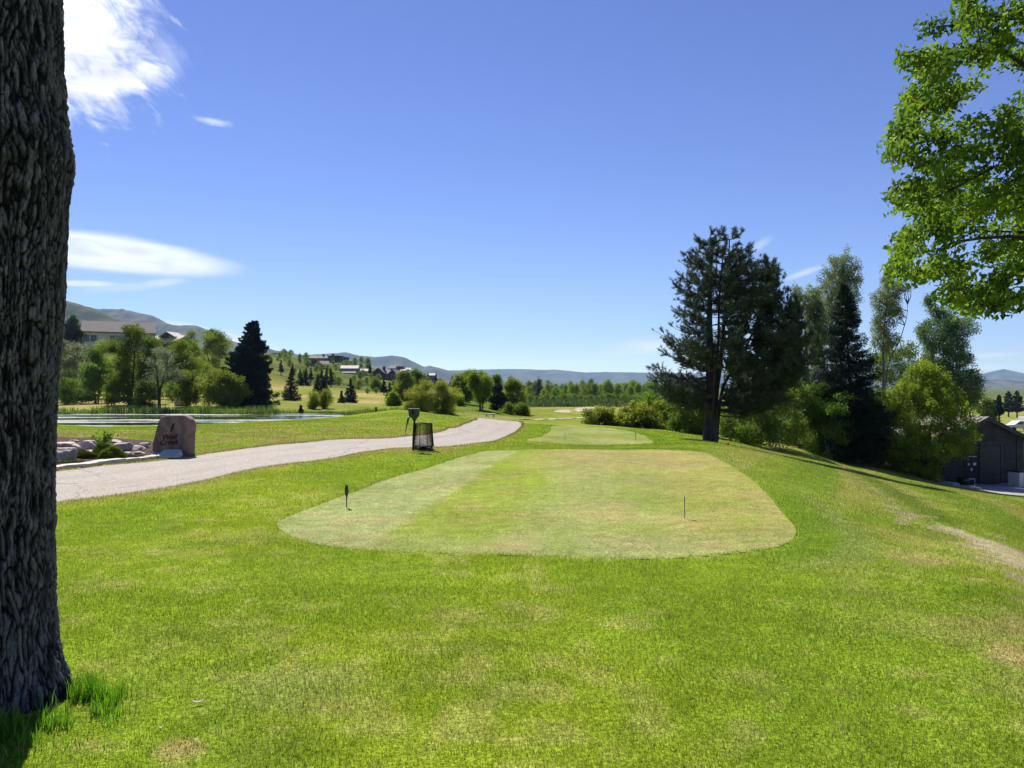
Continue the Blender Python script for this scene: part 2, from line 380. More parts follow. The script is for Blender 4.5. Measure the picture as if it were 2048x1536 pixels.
# ------------------------------------------------------------------ turf colours (albedo)
GREEN = np.array([.168,.242,.018]); DEEP = np.array([.100,.172,.013]); LIME = np.array([.215,.275,.020]); STRAW = np.array([.36,.33,.115]); TAN = np.array([.34,.25,.12]); OLIVE = np.array([.20,.235,.04]); PALE = np.array([.225,.245,.095])
def mixc(a, b, t): t = np.asarray(t)[:, None]; return a*(1-t)+b*t
def turf(x, y):
    x = np.asarray(x, float); y = np.asarray(y, float); n = len(x)
    dd = np.hypot(x, y); X = CX+F*x/np.maximum(y, .3)
    n1 = fbm(x/.55, y/.55, 11, 3); n2 = fbm(x/1.6, y/1.6, 12, 3); n3 = fbm(x/5, y/5, 13, 3); n4 = fbm(x/.22, y/.22, 14, 2)
    c = np.tile(GREEN, (n, 1))
    c = mixc(c, LIME, sstep(.45, .68, n2)*.8)
    c = mixc(c, DEEP, sstep(.52, .75, n1)*.42)
    c = mixc(c, OLIVE, sstep(.46, .66, n3*.5+n1*.5)*.38)
    c = mixc(c, STRAW, sstep(.53, .70, .6*n4+.4*n2)*.36*sstep(25, 8, dd))
    # dry strip to the right
    dry = sstep(1.9, 3.9, x+1.3*(n2-.5)-.08*(y-5))*sstep(10, 6.5, y)*sstep(3.0, 4.2, y)
    c = mixc(c, STRAW*.92, dry*.62*sstep(.3, .6, n1*.6+n4*.4)); c = mixc(c, TAN, sstep(.55, .7, n1)*dry*.4)
    for (qx, qy, r, s) in ((3.08,4.5,.34,.7),(-.28,5.3,.22,.35),(-.95,3.75,.2,.15),(-1.62,3.75,.10,.9),(-1.45,3.35,.14,.6),(-1.95,3.8,.14,.7)):
        c = mixc(c, TAN*1.1, s*sstep(r, r*.2, np.hypot(x-qx, (y-qy)*.8)+.5*(n1-.5)+.3*(n4-.5)))
    c = mixc(c, PALE, .4*sstep(.62, .1, np.hypot((x+1.15)/1.0, (y-4.0)/.9)+.5*(n1-.5)))
    # lush collar along the right edge of the tee
    dt = np.full(n, 99.); m = (y < 45) & (y > 5) & (abs(x) < 15)
    if m.any(): dt[m] = np.minimum(poly_dist(x[m], y[m], TEE), poly_dist(x[m], y[m], TEE2))
    c = mixc(c, DEEP*1.15, .7*sstep(.75, .15, abs(dt-.15)+.5*(n1-.5))*sstep(1.5, 3, x)*sstep(6.3, 7.2, y))
    c = mixc(c, PALE*.95, .4*sstep(.25, .05, abs(dt-.65)+.25*(n1-.5))*sstep(2, 3, x)*sstep(17, 12, y))
    # mown bands on the right slope
    sl = sstep(.22, .34, x/np.maximum(y, 1))*sstep(10, 13, y); band = x*.92-y*.40+.5*(n3-.5)
    c = mixc(c, OLIVE*1.15, sl*.6); c = mixc(c, STRAW*.85, sl*.6*sstep(.35, .65, .5+.5*np.sin(band*1.9))); c = mixc(c, DEEP*1.3, sl*.45*sstep(.6, .9, .5+.5*np.sin(band*1.9+2.4)))
    e = x-(4.6+(y-8)*.37); rim = sstep(9, 11, y)*sstep(26, 20, y)
    c = mixc(c, DEEP*.9, .7*rim*sstep(.45, .1, abs(e-.5)+.3*(n1-.5))); c = mixc(c, PALE, .6*rim*sstep(.16, .04, abs(e)+.25*(n1-.5)))
    # browner turf by the path and on the knoll
    br = sstep(17, 19, y)*sstep(36, 25, y)*sstep(-.5, -2.5, x)
    br = br*sstep(.38, .6, .6*n2+.4*n1)
    c = mixc(c, TAN*.8, .55*br)
    pd = np.full(n, 9.); m = (y < 75) & (y > 6) & (x < 6)
    if m.any(): pd[m] = poly_dist(x[m], y[m], PATHP)
    c = mixc(c, TAN*.75, .55*sstep(.55, .0, pd+.5*(n1-.5)))
    # mid and far ground
    c = mixc(c, OLIVE*1.05, .55*sstep(20, 30, y)*sstep(.40, .55, n3))
    ff = sstep(36, 50, y); c = mixc(c, np.array([.15,.17,.035]), ff*.7)
    c = mixc(c, np.array([.22,.20,.075]), ff*.6*sstep(.45, .6, n3))
    fair = sstep(62, 75, y)*sstep(150, 140, y)*sstep(4, 7, x)*sstep(34, 26, x)
    c = mixc(c, np.array([.22,.235,.07]), .75*fair*sstep(.35, .6, .5+.5*np.sin(x*.9+y*.12)*.5+.3*(n3-.5)))
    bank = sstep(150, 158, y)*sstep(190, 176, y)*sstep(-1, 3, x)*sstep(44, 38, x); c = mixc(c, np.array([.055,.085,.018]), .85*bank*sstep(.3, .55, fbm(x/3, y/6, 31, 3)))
    tanf = sstep(76, 90, y)*sstep(210, 150, y)*sstep(-.14, -.2, x/np.maximum(y, 1)); n5 = fbm(x/9, y/22, 21, 3)
    c = mixc(c, np.array([.36,.27,.115]), tanf*sstep(.38, .6, n5)*.8)
    hill = sstep(160, 230, y)*sstep(.0, -.1, x/np.maximum(y, 1)); n6 = fbm(x/14, y/22, 22, 4)
    c = mixc(c, np.array([.095,.11,.03]), hill*.8); c = mixc(c, np.array([.17,.165,.06]), hill*.5*sstep(.5, .62, n6)); c = mixc(c, np.array([.035,.06,.018]), hill*.7*sstep(.5, .4, fbm(x/7, y/12, 23, 3)))
    lb = sstep(-30, -34, x)*sstep(73, 75, y)*sstep(88, 82, y); c = mixc(c, np.array([.30,.25,.11]), lb*.5)
    sh = np.full(n, 99.); m = (y > 36) & (y < 84) & (x < 0)
    if m.any(): sh[m] = poly_dist(x[m], y[m], POND)
    c = mixc(c, np.array([.06,.105,.014]), .9*sstep(6, 1.5, sh)*sstep(60, 66, y)); c = mixc(c, np.array([.03,.035,.012]), sstep(.5, .0, sh))
    slp = sstep(62, 70, y)*sstep(120, 100, y)*sstep(-9, -6, x)*sstep(3, 0, x); c = mixc(c, np.array([.085,.13,.016]), .8*slp)
    rf = sstep(100, 130, y)*sstep(.45, .52, x/np.maximum(y, 1)); c = mixc(c, lerp(np.array([.2,.215,.05]), np.array([.26,.24,.09]), 1)*np.ones((n, 1)), rf*.7*sstep(.3, .7, .5+.5*np.sin(y*.28)))
    dirt = np.full(n, 9.); m = (x > 4) & (x < 9) & (y < 18)
    if m.any(): dirt[m] = poly_dist(x[m], y[m], DIRT)
    c = mixc(c, np.array([.37,.31,.205]), .85*sstep(.14, -.16, dirt+1.5*(n1-.5)+1.0*(n4-.5)))
    far_ = sstep(300, 700, y); c = mixc(c, np.array([.09,.115,.04]), far_)
    return np.clip(c, .003, 1)
def tee_col(x, y, which):
    n1 = fbm(x/.5, y/.5, 41, 3); n2 = fbm(x/1.7, y/1.7, 42, 3); n3 = fbm(x/.15, y/.15, 43, 2); n = len(x)
    c = np.tile(np.array([.25,.275,.085]), (n, 1))
    if which == 1:
        t = x-(-1.35+(y-8.5)*.135)       # left stripe edge leans with the mowing direction
        t = t+.25*(n2-.5)
        left = sstep(.12, -.12, t); green = sstep(-.12, .12, t)*sstep(2.0, 1.1, t+.8*(n2-.5))
        c = mixc(c, np.array([.275,.305,.12]), left); c = mixc(c, np.array([.215,.265,.040]), green*.8)
        c = mixc(c, np.array([.26,.285,.105]), .45*sstep(1.1, 1.4, t)*sstep(2.6, 2.3, t)); rt = sstep(2.6, 3.6, t+1.2*(n2-.5)); c = mixc(c, np.array([.285,.27,.080]), rt*.75)
        bk = sstep(13, 17, y+2*(n2-.5))*sstep(.2, 1.0, t); c = mixc(c, np.array([.315,.265,.11]), bk*.6)
        c = mixc(c, np.array([.26,.285,.115]), .5*sstep(8.6, 7.4, y+1.5*(n2-.5)))
        c = mixc(c, TAN, .35*sstep(.58, .7, n1)); c = mixc(c, GREEN*1.1, .3*sstep(.55, .7, 1-n1))
    else:
        c = mixc(np.tile(np.array([.24,.265,.09]), (n, 1)), np.array([.18,.225,.05]), sstep(.4, .6, n2)*.6)
        c = mixc(c, TAN, .7*sstep(2.2, 1.0, x)*sstep(31, 26, y)*sstep(.4, .55, n1))
    return np.clip(c, .003, 1)
# ------------------------------------------------------------------ camera, light, air
cam = bpy.data.cameras.new('camera'); co = bpy.data.objects.new('camera', cam); COL.objects.link(co); scene.camera = co
cam.sensor_width = 36; cam.lens = 36*F/2048; co.location = (0, 0, EYE); cam.clip_start = .05; cam.clip_end = 40000
co.rotation_euler = (math.radians(90)+math.atan((CY-768)/F), 0, 0)
SUN_EL, SUN_AZ = 47., -24.           # degrees; azimuth from +Y towards +X
sd = Vector((math.sin(math.radians(SUN_AZ))*math.cos(math.radians(SUN_EL)), math.cos(math.radians(SUN_AZ))*math.cos(math.radians(SUN_EL)), math.sin(math.radians(SUN_EL))))
sl = bpy.data.lights.new('sun', 'SUN'); sl.energy = 5; sl.angle = math.radians(.53); sl.color = (1, .95, .87)
so = bpy.data.objects.new('sun', sl); COL.objects.link(so); so.rotation_euler = sd.to_track_quat('Z', 'Y').to_euler(); so.location = (0, 0, 30)
scene.view_settings.view_transform = 'Standard'; scene.view_settings.look = 'None'; scene.view_settings.exposure = EXPOSURE; scene.view_settings.gamma = 1
scene.cycles.use_denoising = DENOISE
scene.cycles.max_bounces = 8; scene.cycles.transparent_max_bounces = 16; scene.cycles.volume_bounces = 0; scene.cycles.caustics_reflective = False; scene.cycles.caustics_refractive = False
scene.cycles.sample_clamp_indirect = 6.

w = bpy.data.worlds.new('World'); scene.world = w; w.use_nodes = True; nt = w.node_tree; nt.nodes.clear(); T = NT(nt)
sky = T.n('ShaderNodeTexSky'); sky.sky_type = 'NISHITA'; sky.sun_disc = False; sky.sun_elevation = math.radians(SUN_EL); sky.sun_rotation = math.radians(SUN_AZ)
sky.altitude = 1500; sky.air_density = 1.0; sky.dust_density = .08; sky.ozone_density = 3.4
dv = T.n('ShaderNodeTexCoord').outputs['Generated']; sx = T.n('ShaderNodeSeparateXYZ'); nt.links.new(dv, sx.inputs[0])
yy = T.m('MAXIMUM', sx.outputs[1], .02); P_ = T.m('DIVIDE', sx.outputs[0], yy); Q_ = T.m('DIVIDE', sx.outputs[2], yy)
pq = T.n('ShaderNodeCombineXYZ'); nt.links.new(P_, pq.inputs[0]); nt.links.new(Q_, pq.inputs[1]); pq = pq.outputs[0]
def rot_pq(ang):
    x = T.n('ShaderNodeVectorRotate', rotation_type='Z_AXIS'); T.put(x.inputs['Vector'], pq); T.put(x.inputs['Angle'], ang); return x.outputs[0]
nA = T.noise(T.scaled(rot_pq(math.radians(40)), 4.5, 11, 1), 2.4, 9, .66, .9)         # diagonal streaks
nB = T.noise(T.scaled(rot_pq(math.radians(6)), 3, 22, 1), 2.0, 6, .6, .3)             # flat streaks
nC = T.noise(pq, 9, 6, .6, .5)
def ell(X, Y, a, b, ang=0., lo=1.25, hi=.55, nz=None, k=1.2, amp=1., low=None):
    p0 = (X-CX)/F; q0 = (CY-Y)/F; ca, sa = math.cos(ang), math.sin(ang)
    dp = T.m('SUBTRACT', P_, p0); dq = T.m('SUBTRACT', Q_, q0)
    u = T.m('DIVIDE', T.m('ADD', T.m('MULTIPLY', dp, ca), T.m('MULTIPLY', dq, sa)), a/F)
    v = T.m('DIVIDE', T.m('SUBTRACT', T.m('MULTIPLY', dq, ca), T.m('MULTIPLY', dp, sa)), b/F)
    if low: v = T.m('MULTIPLY', v, T.ramp(v, -.05, .05, low, 1.))     # flatter underside
    r = T.m('SQRT', T.m('ADD', T.m('MULTIPLY', u, u), T.m('MULTIPLY', v, v)))
    if nz is not None: r = T.m('ADD', r, T.m('MULTIPLY', T.m('SUBTRACT', nz, .5), k))
    return T.m('MULTIPLY', T.ramp(r, lo, hi, 0., 1.), amp)
cl = [ell(110, 60, 215, 180, -.5, 1.2, .35, nA, 2.3, 1.), ell(190, 170, 155, 66, .15, 1.15, .3, nA, 2.3, .95, 1.5), ell(60, 120, 160, 110, 0, 1.2, .4, nA, 1.6, .9),
      ell(425, 242, 40, 9, -.2, 1.2, .2, nA, 1.6, .5), ell(330, 100, 60, 30, -.9, 1.3, .2, nA, 2.2, .3),
      ell(190, 507, 300, 46, -.115, 1.06, .66, nB, .55, .93, 1.3), ell(170, 567, 75, 7, -.02, 1.2, .4, nB, .8, .75), ell(325, 565, 50, 9, .1, 1.3, .2, nB, 1.4, .55), ell(250, 574, 90, 9, .05, 1.3, .2, nB, 1.6, .35),
      ell(440, 678, 150, 19, -.25, 1.1, .5, nB, .6, .95), ell(1290, 697, 95, 22, .12, 1.2, .2, nB, .9, .55, 1.6),
      ell(1607, 546, 52, 7, .33, 1.3, .1, nA, 1., .42), ell(1520, 490, 28, 10, .6, 1.3, .1, nA, 1.2, .4), ell(1990, 710, 60, 5, .06, 1.3, .2, nB, .7, .5), ell(1985, 734, 60, 7, .05, 1.3, .2, nB, .7, .3), ell(1830, 715, 60, 16, .1, 1.2, .3, nB, .9, .6)]
cm = cl[0]
for c in cl[1:]: cm = T.m('MAXIMUM', cm, c)
hs = T.n('ShaderNodeHueSaturation'); T.put(hs.inputs['Hue'], SKY_HUE); T.put(hs.inputs['Saturation'], SKY_SAT); T.put(hs.inputs['Value'], SKY_VAL); nt.links.new(sky.outputs[0], hs.inputs['Color'])
gray = T.m('MULTIPLY', T.ramp(nB, .35, .65, .74, 1.0), T.ramp(nC, .3, .7, .9, 1.0))
cc = T.mix(1., (CLOUD, CLOUD*1.01, CLOUD*1.03), gray, 'MULTIPLY')
skc = T.mix(cm, hs.outputs[0], cc)
bg = T.n('ShaderNodeBackground'); nt.links.new(skc, bg.inputs[0]); bg.inputs[1].default_value = SKY_STR
wo = T.n('ShaderNodeOutputWorld'); nt.links.new(bg.outputs[0], wo.inputs[0])

hz, nt = new_mat('haze_air'); T = NT(nt)
pv = T.n('ShaderNodeVolumePrincipled'); pv.inputs['Color'].default_value = (.40, .62, 1, 1); pv.inputs['Density'].default_value = HAZE; pv.inputs['Anisotropy'].default_value = .15
T.out(None, pv.outputs[0])
g = Geo(); box(g, -9800, 9800, -9800, 9800, -140, 900); tag(g.build('haze', hz), 'thin blue air over the valley', None, None, 'stuff')

# ------------------------------------------------------------------ ground
m_turf, nt = new_mat('turf'); T = NT(nt); ps = T.pos()
c = T.attr(); n1 = T.noise(ps, 38, 3, .7); n2 = T.noise(ps, 5, 3); n3 = T.noise(ps, .6, 4)
c = T.mix(1., c, T.ramp(n1, .3, .7, .55, 1.4), 'MULTIPLY'); c = T.mix(1., c, T.ramp(n2, .3, .7, .86, 1.14), 'MULTIPLY'); c = T.mix(1., c, T.ramp(n3, .3, .7, .88, 1.12), 'MULTIPLY')
d = T.n('ShaderNodeBsdfDiffuse', ins={'Color': c, 'Normal': T.bump(T.noise(ps, 60, 3, .7), .7, .03)}).outputs[0]
T.out(d)
fa = np.radians(np.arange(-43, 43.001, .14)); ca_ = np.radians(np.r_[np.arange(46, 314.1, 4.)])
ang = np.r_[fa, ca_]; rr = np.r_[0.2, .6, 1.1, np.geomspace(1.6, 9600, 620)]
A2, R2 = np.meshgrid(ang, rr, indexing='ij'); X2 = (np.sin(A2)*R2).ravel(); Y2 = (np.cos(A2)*R2).ravel()
Z2 = height(X2, Y2); na, nr_ = len(ang), len(rr)
i = np.arange(na)[:, None]*nr_; j = np.arange(nr_-1)[None]; i2 = ((np.arange(na)+1) % na)[:, None]*nr_
Q = np.stack([i+j, i2+j, i2+j+1, i+j+1], -1).reshape(-1, 4)[:, ::-1]
g = Geo(); ctr = np.array([[0, 0, 0.]])
g.add(np.r_[np.c_[X2, Y2, Z2], ctr], np.stack([np.full(na, na*nr_), i2[:, 0], i[:, 0]], 1)[:, ::-1], Q, np.r_[turf(X2, Y2), GREEN[None]])
tag(g.build('ground', m_turf, smooth=True), 'rolling golf course turf', None, None, 'structure')

def sheet(name, loop, dz, mat, label, rings=40, colf=None, center=None, raw=True):
    c = np.mean(loop, 0) if center is None else np.array(center)
    t = np.linspace(0, 1, rings+1)[1:]; V = c+(loop[None]-c)*t[:, None, None]; n = len(loop)
    xy = np.r_[c[None], V.reshape(-1, 2)]; z = height(xy[:, 0], xy[:, 1], raw=raw)+dz
    jj = np.arange(n); j2 = (jj+1) % n; i = np.arange(rings-1)[:, None]*n+1
    Q = np.stack([i+jj, i+n+jj, i+n+j2, i+j2], -1).reshape(-1, 4); Tt = np.stack([np.zeros(n, int), 1+jj, 1+j2], 1)
    area = np.cross(loop-c, np.roll(loop, -1, 0)-c).sum()
    if area < 0: Q = Q[:, ::-1]; Tt = Tt[:, ::-1]
    g = Geo(); g.add(np.c_[xy, z], Tt, Q, None if colf is None else colf(xy[:, 0], xy[:, 1]))
    return tag(g.build(name, mat, smooth=True), label, None, None, 'structure')
sheet('tee_box', TEE, -.012, m_turf, 'close mown striped tee in the foreground', 90, lambda x, y: tee_col(x, y, 1))
sheet('tee_box', TEE2, -.012, m_turf, 'smaller mown tee further on', 50, lambda x, y: tee_col(x, y, 2))

m_path, nt = new_mat('path_aggregate'); T = NT(nt); ps = T.pos()
n1 = T.noise(ps, 55, 3, .75); n2 = T.noise(ps, 1.4, 4); vo = T.n('ShaderNodeTexVoronoi'); T.put(vo.inputs['Vector'], ps); vo.inputs['Scale'].default_value = 42
c = T.mix(T.ramp(n1, .32, .68), (.135, .116, .096), (.365, .33, .282)); c = T.mix(T.ramp(vo.outputs['Color'], .55, .9, 0, .6), c, (.50, .435, .36))
c = T.mix(T.ramp(n2, .35, .7, 0, .35), c, (.26, .21, .165))
lat = T.n('ShaderNodeSeparateColor'); nt.links.new(T.attr(), lat.inputs[0]); lat = lat.outputs[0]; n3 = T.noise(ps, .5, 4, .6)
tw = T.m('ABSOLUTE', T.m('SUBTRACT', T.m('ABSOLUTE', T.m('SUBTRACT', lat, .5)), .2))
c = T.mix(T.m('MULTIPLY', T.ramp(tw, .10, .02), T.ramp(n3, .35, .65, .1, .42)), c, (.19, .165, .14))
ed = T.m('ADD', T.m('ABSOLUTE', T.m('SUBTRACT', lat, .5)), T.m('MULTIPLY', T.m('SUBTRACT', n3, .5), .10)); c = T.mix(T.ramp(ed, .44, .5, 0, .7), c, (.17, .13, .085))
wp = T.n('ShaderNodeVectorMath', operation='ADD'); T.put(wp.inputs[0], ps); nt.links.new(T.scaled(T.noise(ps, 1.3, 4, .6, 0, 1), .8, .8, 0), wp.inputs[1])
v2 = T.n('ShaderNodeTexVoronoi', feature='DISTANCE_TO_EDGE'); T.put(v2.inputs['Vector'], wp.outputs[0]); v2.inputs['Scale'].default_value = .28
c = T.mix(T.ramp(v2.outputs['Distance'], .0, .006, .75, 0.), c, (.09, .08, .07))
T.out(princ(T, c, .85, T.bump(n1, .5, .012), spec=.2))
def ribbon(A, B, dz, mat, name, label, k=14, edge=.05, kind='structure'):
    t = np.linspace(0, 1, k); n = len(A)
    s = np.arange(n)*.35; A = A+edge*(np.c_[vnoise(s, s*0, 3), vnoise(s, s*0, 4)]-.5)*2; B = B+edge*(np.c_[vnoise(s, s*0, 5), vnoise(s, s*0, 6)]-.5)*2
    xy = (A[:, None]*(1-t)[None, :, None]+B[:, None]*t[None, :, None]).reshape(-1, 2); z = height(xy[:, 0], xy[:, 1], raw=True)+dz
    i = np.arange(n-1)[:, None]*k; j = np.arange(k-1)[None]
    Q = np.stack([i+j, i+j+1, i+k+j+1, i+k+j], -1).reshape(-1, 4)
    v0 = xy[1]-xy[0]; v1 = xy[k]-xy[0]
    if v0[0]*v1[1]-v0[1]*v1[0] < 0: Q = Q[:, ::-1]
    g = Geo(); g.add(np.c_[xy, z], None, Q, np.c_[np.tile(t, n), np.zeros((n*k, 2))]); return tag(g.build(name, mat, smooth=True), label, None, None, kind)
ribbon(NE, FE, -.015, m_path, 'cart_path', 'pale gravelly cart path winding past the tee')
m_dirtpath = plain('worn_path', (.36, .31, .22), .95, var=.25, scale=.8)
pa = smooth_loop([gpx(X, Y, z) for X, Y, z in [(1044,841.5,-.68),(1075,840.5,-.75),(1120,836.5,-.95),(1165,834.5,-1.1),(1215,834,-1.2)]], 60, False); pb = smooth_loop([gpx(X, Y, z) for X, Y, z in [(1040,838.5,-.7),(1068,838,-.78),(1100,834.8,-.95),(1150,832.3,-1.15),(1215,831.5,-1.25)]], 60, False)
ribbon(pa, pb, .04, m_dirtpath, 'path', 'worn pale track leading on to the fairway', 6, .1)
m_sand = plain('sand', (.34, .275, .185), .95, var=.15, scale=1.5)
for B in BUNKERS: sheet('bunker', B, -.12, m_sand, 'sand bunker by the fairway', 12)
m_conc = plain('concrete', (.30, .29, .275), .85, var=.18, scale=1.2, bump=.1)
sheet('pavement', PAVE, .0, m_conc, 'grey concrete apron before the shed', 16)
m_mulch, nt = new_mat('mulch'); T = NT(nt); ps = T.pos(); vo = T.n('ShaderNodeTexVoronoi'); T.put(vo.inputs['Vector'], T.scaled(ps, 1, 1, 1)); vo.inputs['Scale'].default_value = 30
c = T.mix(T.ramp(vo.outputs['Color'], .2, .9), (.025, .015, .011), (.16, .10, .075)); T.out(princ(T, c, .95, T.bump(vo.outputs['Distance'], 1., .05), spec=.1))
sheet('mulch_bed', BED, -.03, m_mulch, 'bed of dark wood chips', 40)

m_water, nt = new_mat('pond_water'); T = NT(nt); ps = T.pos()
band = T.noise(T.scaled(ps, .06, .34, 1), 1., 3, .55, .25); fine = T.noise(T.scaled(ps, .9, 3.2, 1), 1.5, 4, .6)
k = T.ramp(T.m('ADD', band, T.m('MULTIPLY', T.m('SUBTRACT', fine, .5), .3)), .47, .56)
ro = T.m('ADD', .03, T.m('MULTIPLY', k, .36))
wn = T.bump(T.noise(T.scaled(ps, 2.2, 5, 1), 1.2, 4, .6), T.m('ADD', .05, T.m('MULTIPLY', k, .55)), .12)
p = T.n('ShaderNodeBsdfPrincipled', ins={'Base Color': (.018, .028, .014), 'Roughness': ro, 'IOR': 1.33, 'Normal': wn}); T.out(p.outputs[0])
g = Geo(); n = len(POND); c = np.array([[-40, 57.]]); pv_ = np.r_[c, POND]; g.add(np.c_[pv_, np.full(n+1, -.9)], np.stack([np.zeros(n, int), 1+np.arange(n), 1+(np.arange(n)+1) % n], 1)[:, ::(1 if np.cross(POND-c, np.roll(POND, -1, 0)-c).sum() > 0 else -1)])
tag(g.build('pond', m_water), 'pond with bands of glittering ripples', None, None, 'structure')

# ------------------------------------------------------------------ mountains
m_mt, nt = new_mat('mountain_scrub'); T = NT(nt); ps = T.pos(); n = T.noise(ps, .012, 6, .65); n2 = T.noise(ps, .05, 4, .6)
c = T.mix(T.ramp(n, .38, .62), (.028, .042, .02), (.105, .102, .066)); c = T.mix(T.ramp(n2, .55, .68, 0, .75), c, (.02, .032, .015))
T.out(princ(T, c, .95, spec=.05))
m_mt2, nt = new_mat('mountain_forest'); T = NT(nt); ps = T.pos(); n = T.noise(ps, .006, 6, .65)
c = T.mix(T.ramp(n, .35, .65), (.02, .035, .014), (.09, .095, .05)); T.out(princ(T, c, .95, spec=.05))
def mountain(prof, d, front, back, mat, label, seed, rough=.05, step=4):
    P = np.array(prof, float); X = np.arange(P[0, 0], P[-1, 0], step); Yr = np.interp(X, P[:, 0], P[:, 1])
    Yr = Yr+(fbm(X/9, X*0, seed, 3)-.5)*rough*40
    x = (X-CX)*d/F; ztop = EYE-(Yr-CY)*d/F
    nt_ = 46; t = np.r_[np.linspace(0, 1, nt_), 1+np.linspace(.03, .6, 12)]
    yd = np.where(t <= 1, lerp(front, d, t), d+(t-1)/.6*back)
    XX = np.repeat(x[:, None], len(t), 1)*(1+0*t); YY = np.repeat(yd[None], len(x), 0)
    hp = np.where(t <= 1, np.clip(t, 0, 1)**1.25, 1-((t-1)/.6)**1.3)
    zb = -60.
    gul = (fbm(XX/(d*.035), YY/(d*.08), seed+1, 5)-.5)+.6*(abs(fbm(XX/(d*.05), YY/(d*.15), seed+2, 3)-.5)*2-.3)
    ZZ = zb+(ztop[:, None]-zb)*hp[None]*(1+.42*gul*np.sin(np.pi*np.clip(t, 0, 1))[None]*(t < 1))
    n1, n2 = XX.shape; i = np.arange(n1-1)[:, None]*n2; j = np.arange(n2-1)[None]
    g = Geo(); g.add(np.stack([XX, YY, ZZ], -1).reshape(-1, 3), None, np.stack([i+j, i+n2+j, i+n2+j+1, i+j+1], -1).reshape(-1, 4))
    return tag(g.build('mountain', mat, smooth=True), label, None, None, 'structure')
mountain([(-500,560),(-100,575),(60,585),(135,602),(187,617),(220,632),(255,649),(320,672),(400,700),(480,722),(560,742),(640,762),(700,775)], 1500, 760, 700, m_mt, 'nearest green grey hillside', 61)
mountain([(-500,600),(100,612),(185,617),(222,618),(245,618),(280,626),(305,632),(318,642),(350,651),(380,650),(395,651),(415,661),(440,672),(462,682),(495,689),(525,696),(570,704),(610,712),(680,726),(760,744),(850,765)], 3000, 1900, 1200, m_mt, 'rocky ridge behind the hillside', 71, .07)
mountain([(380,720),(500,716),(560,712),(620,709),(655,707),(675,706),(692,704),(717,711),(750,714),(782,711),(795,712),(810,715),(826,723),(840,730),(850,734),(860,731),(875,735),(890,739),(915,746),(960,758),(1000,770)], 4500, 3300, 1200, m_mt2, 'blue ridge behind the houses', 81, .04)
mountain([(700,746),(820,742),(900,741),(960,739),(1010,738),(1055,738.5),(1090,740),(1107,739),(1140,742),(1170,745),(1212,744),(1280,745),(1350,746),(1450,748),(1600,752),(1750,760)], 7000, 5200, 1500, m_mt2, 'far flat topped blue range', 91, .02)
mountain([(1500,758),(1600,740),(1700,727),(1780,717),(1850,722),(1900,742),(1926,752),(1966,751),(1985,746),(2008,738),(2026,744),(2048,752),(2120,764),(2300,770)], 7600, 5800, 1400, m_mt2, 'pointed blue peak on the right', 101, .02)
mountain([(1750,772),(1850,768),(1961,762),(1998,759),(2048,762),(2150,757),(2400,750)], 4200, 3000, 1000, m_mt, 'lower blue hill before the peak', 111, .03)
# ------------------------------------------------------------------ grass blades
m_blade, nt = new_mat('grass_blades'); T = NT(nt); c = T.attr()
d = T.n('ShaderNodeBsdfDiffuse', ins={'Color': c}).outputs[0]; t = T.n('ShaderNodeBsdfTranslucent', ins={'Color': T.mix(1., c, (1.02, 1.1, .6), 'MULTIPLY')}).outputs[0]
mx = T.n('ShaderNodeMixShader'); mx.inputs[0].default_value = .48; nt.links.new(d, mx.inputs[1]); nt.links.new(t, mx.inputs[2])
gl = T.n('ShaderNodeBsdfGlossy', ins={'Color': (1, .97, .85), 'Roughness': .38}).outputs[0]
m2 = T.n('ShaderNodeMixShader'); m2.inputs[0].default_value = .05; nt.links.new(mx.outputs[0], m2.inputs[1]); nt.links.new(gl, m2.inputs[2]); T.out(m2.outputs[0])
TRUNK_C = np.array([-2.72, 3.70])
def blades(g, x, y, z, h, wd, col, rng, seg=1, lean=.55):
    n = len(x); th = rng.uniform(0, 2*math.pi, n); ph = rng.uniform(0, 2*math.pi, n)
    s = np.c_[np.cos(th), np.sin(th), np.zeros(n)]*wd[:, None]*.5
    ld = np.c_[np.cos(ph), np.sin(ph), np.zeros(n)]*(h*rng.uniform(.1, 1, n)*lean)[:, None]
    b = np.c_[x, y, z-.004]; up = np.c_[np.zeros(n), np.zeros(n), h]
    if seg == 1:
        V = np.stack([b-s, b+s, b+up+ld], 1).reshape(-1, 3); i = np.arange(n)[:, None]*3
        g.add(V, i+np.array([[0, 1, 2]]), None, np.repeat(col, 3, 0))
    else:
        mid = b+up*.6+ld*.35
        V = np.stack([b-s, b+s, mid-s*.8, mid+s*.8, b+up*.95+ld], 1).reshape(-1, 3); i = np.arange(n)[:, None]*5
        g.add(V, i+np.array([[2, 3, 4]]), i+np.array([[0, 1, 3, 2]]), np.repeat(col, 5, 0))
SIDE = 2.0      # keep real blades well outside the frame as well
def scatter(d0, d1, dens, rng, ulim=.74):
    wmax = ulim*d1+SIDE; n = int(dens*2*wmax*(d1-d0)*GRASS); d = rng.uniform(d0, d1, n); x = rng.uniform(-wmax, wmax, n); k = abs(x) < ulim*d+SIDE; return x[k], d[k]
gg = Geo(); rg = R(7)
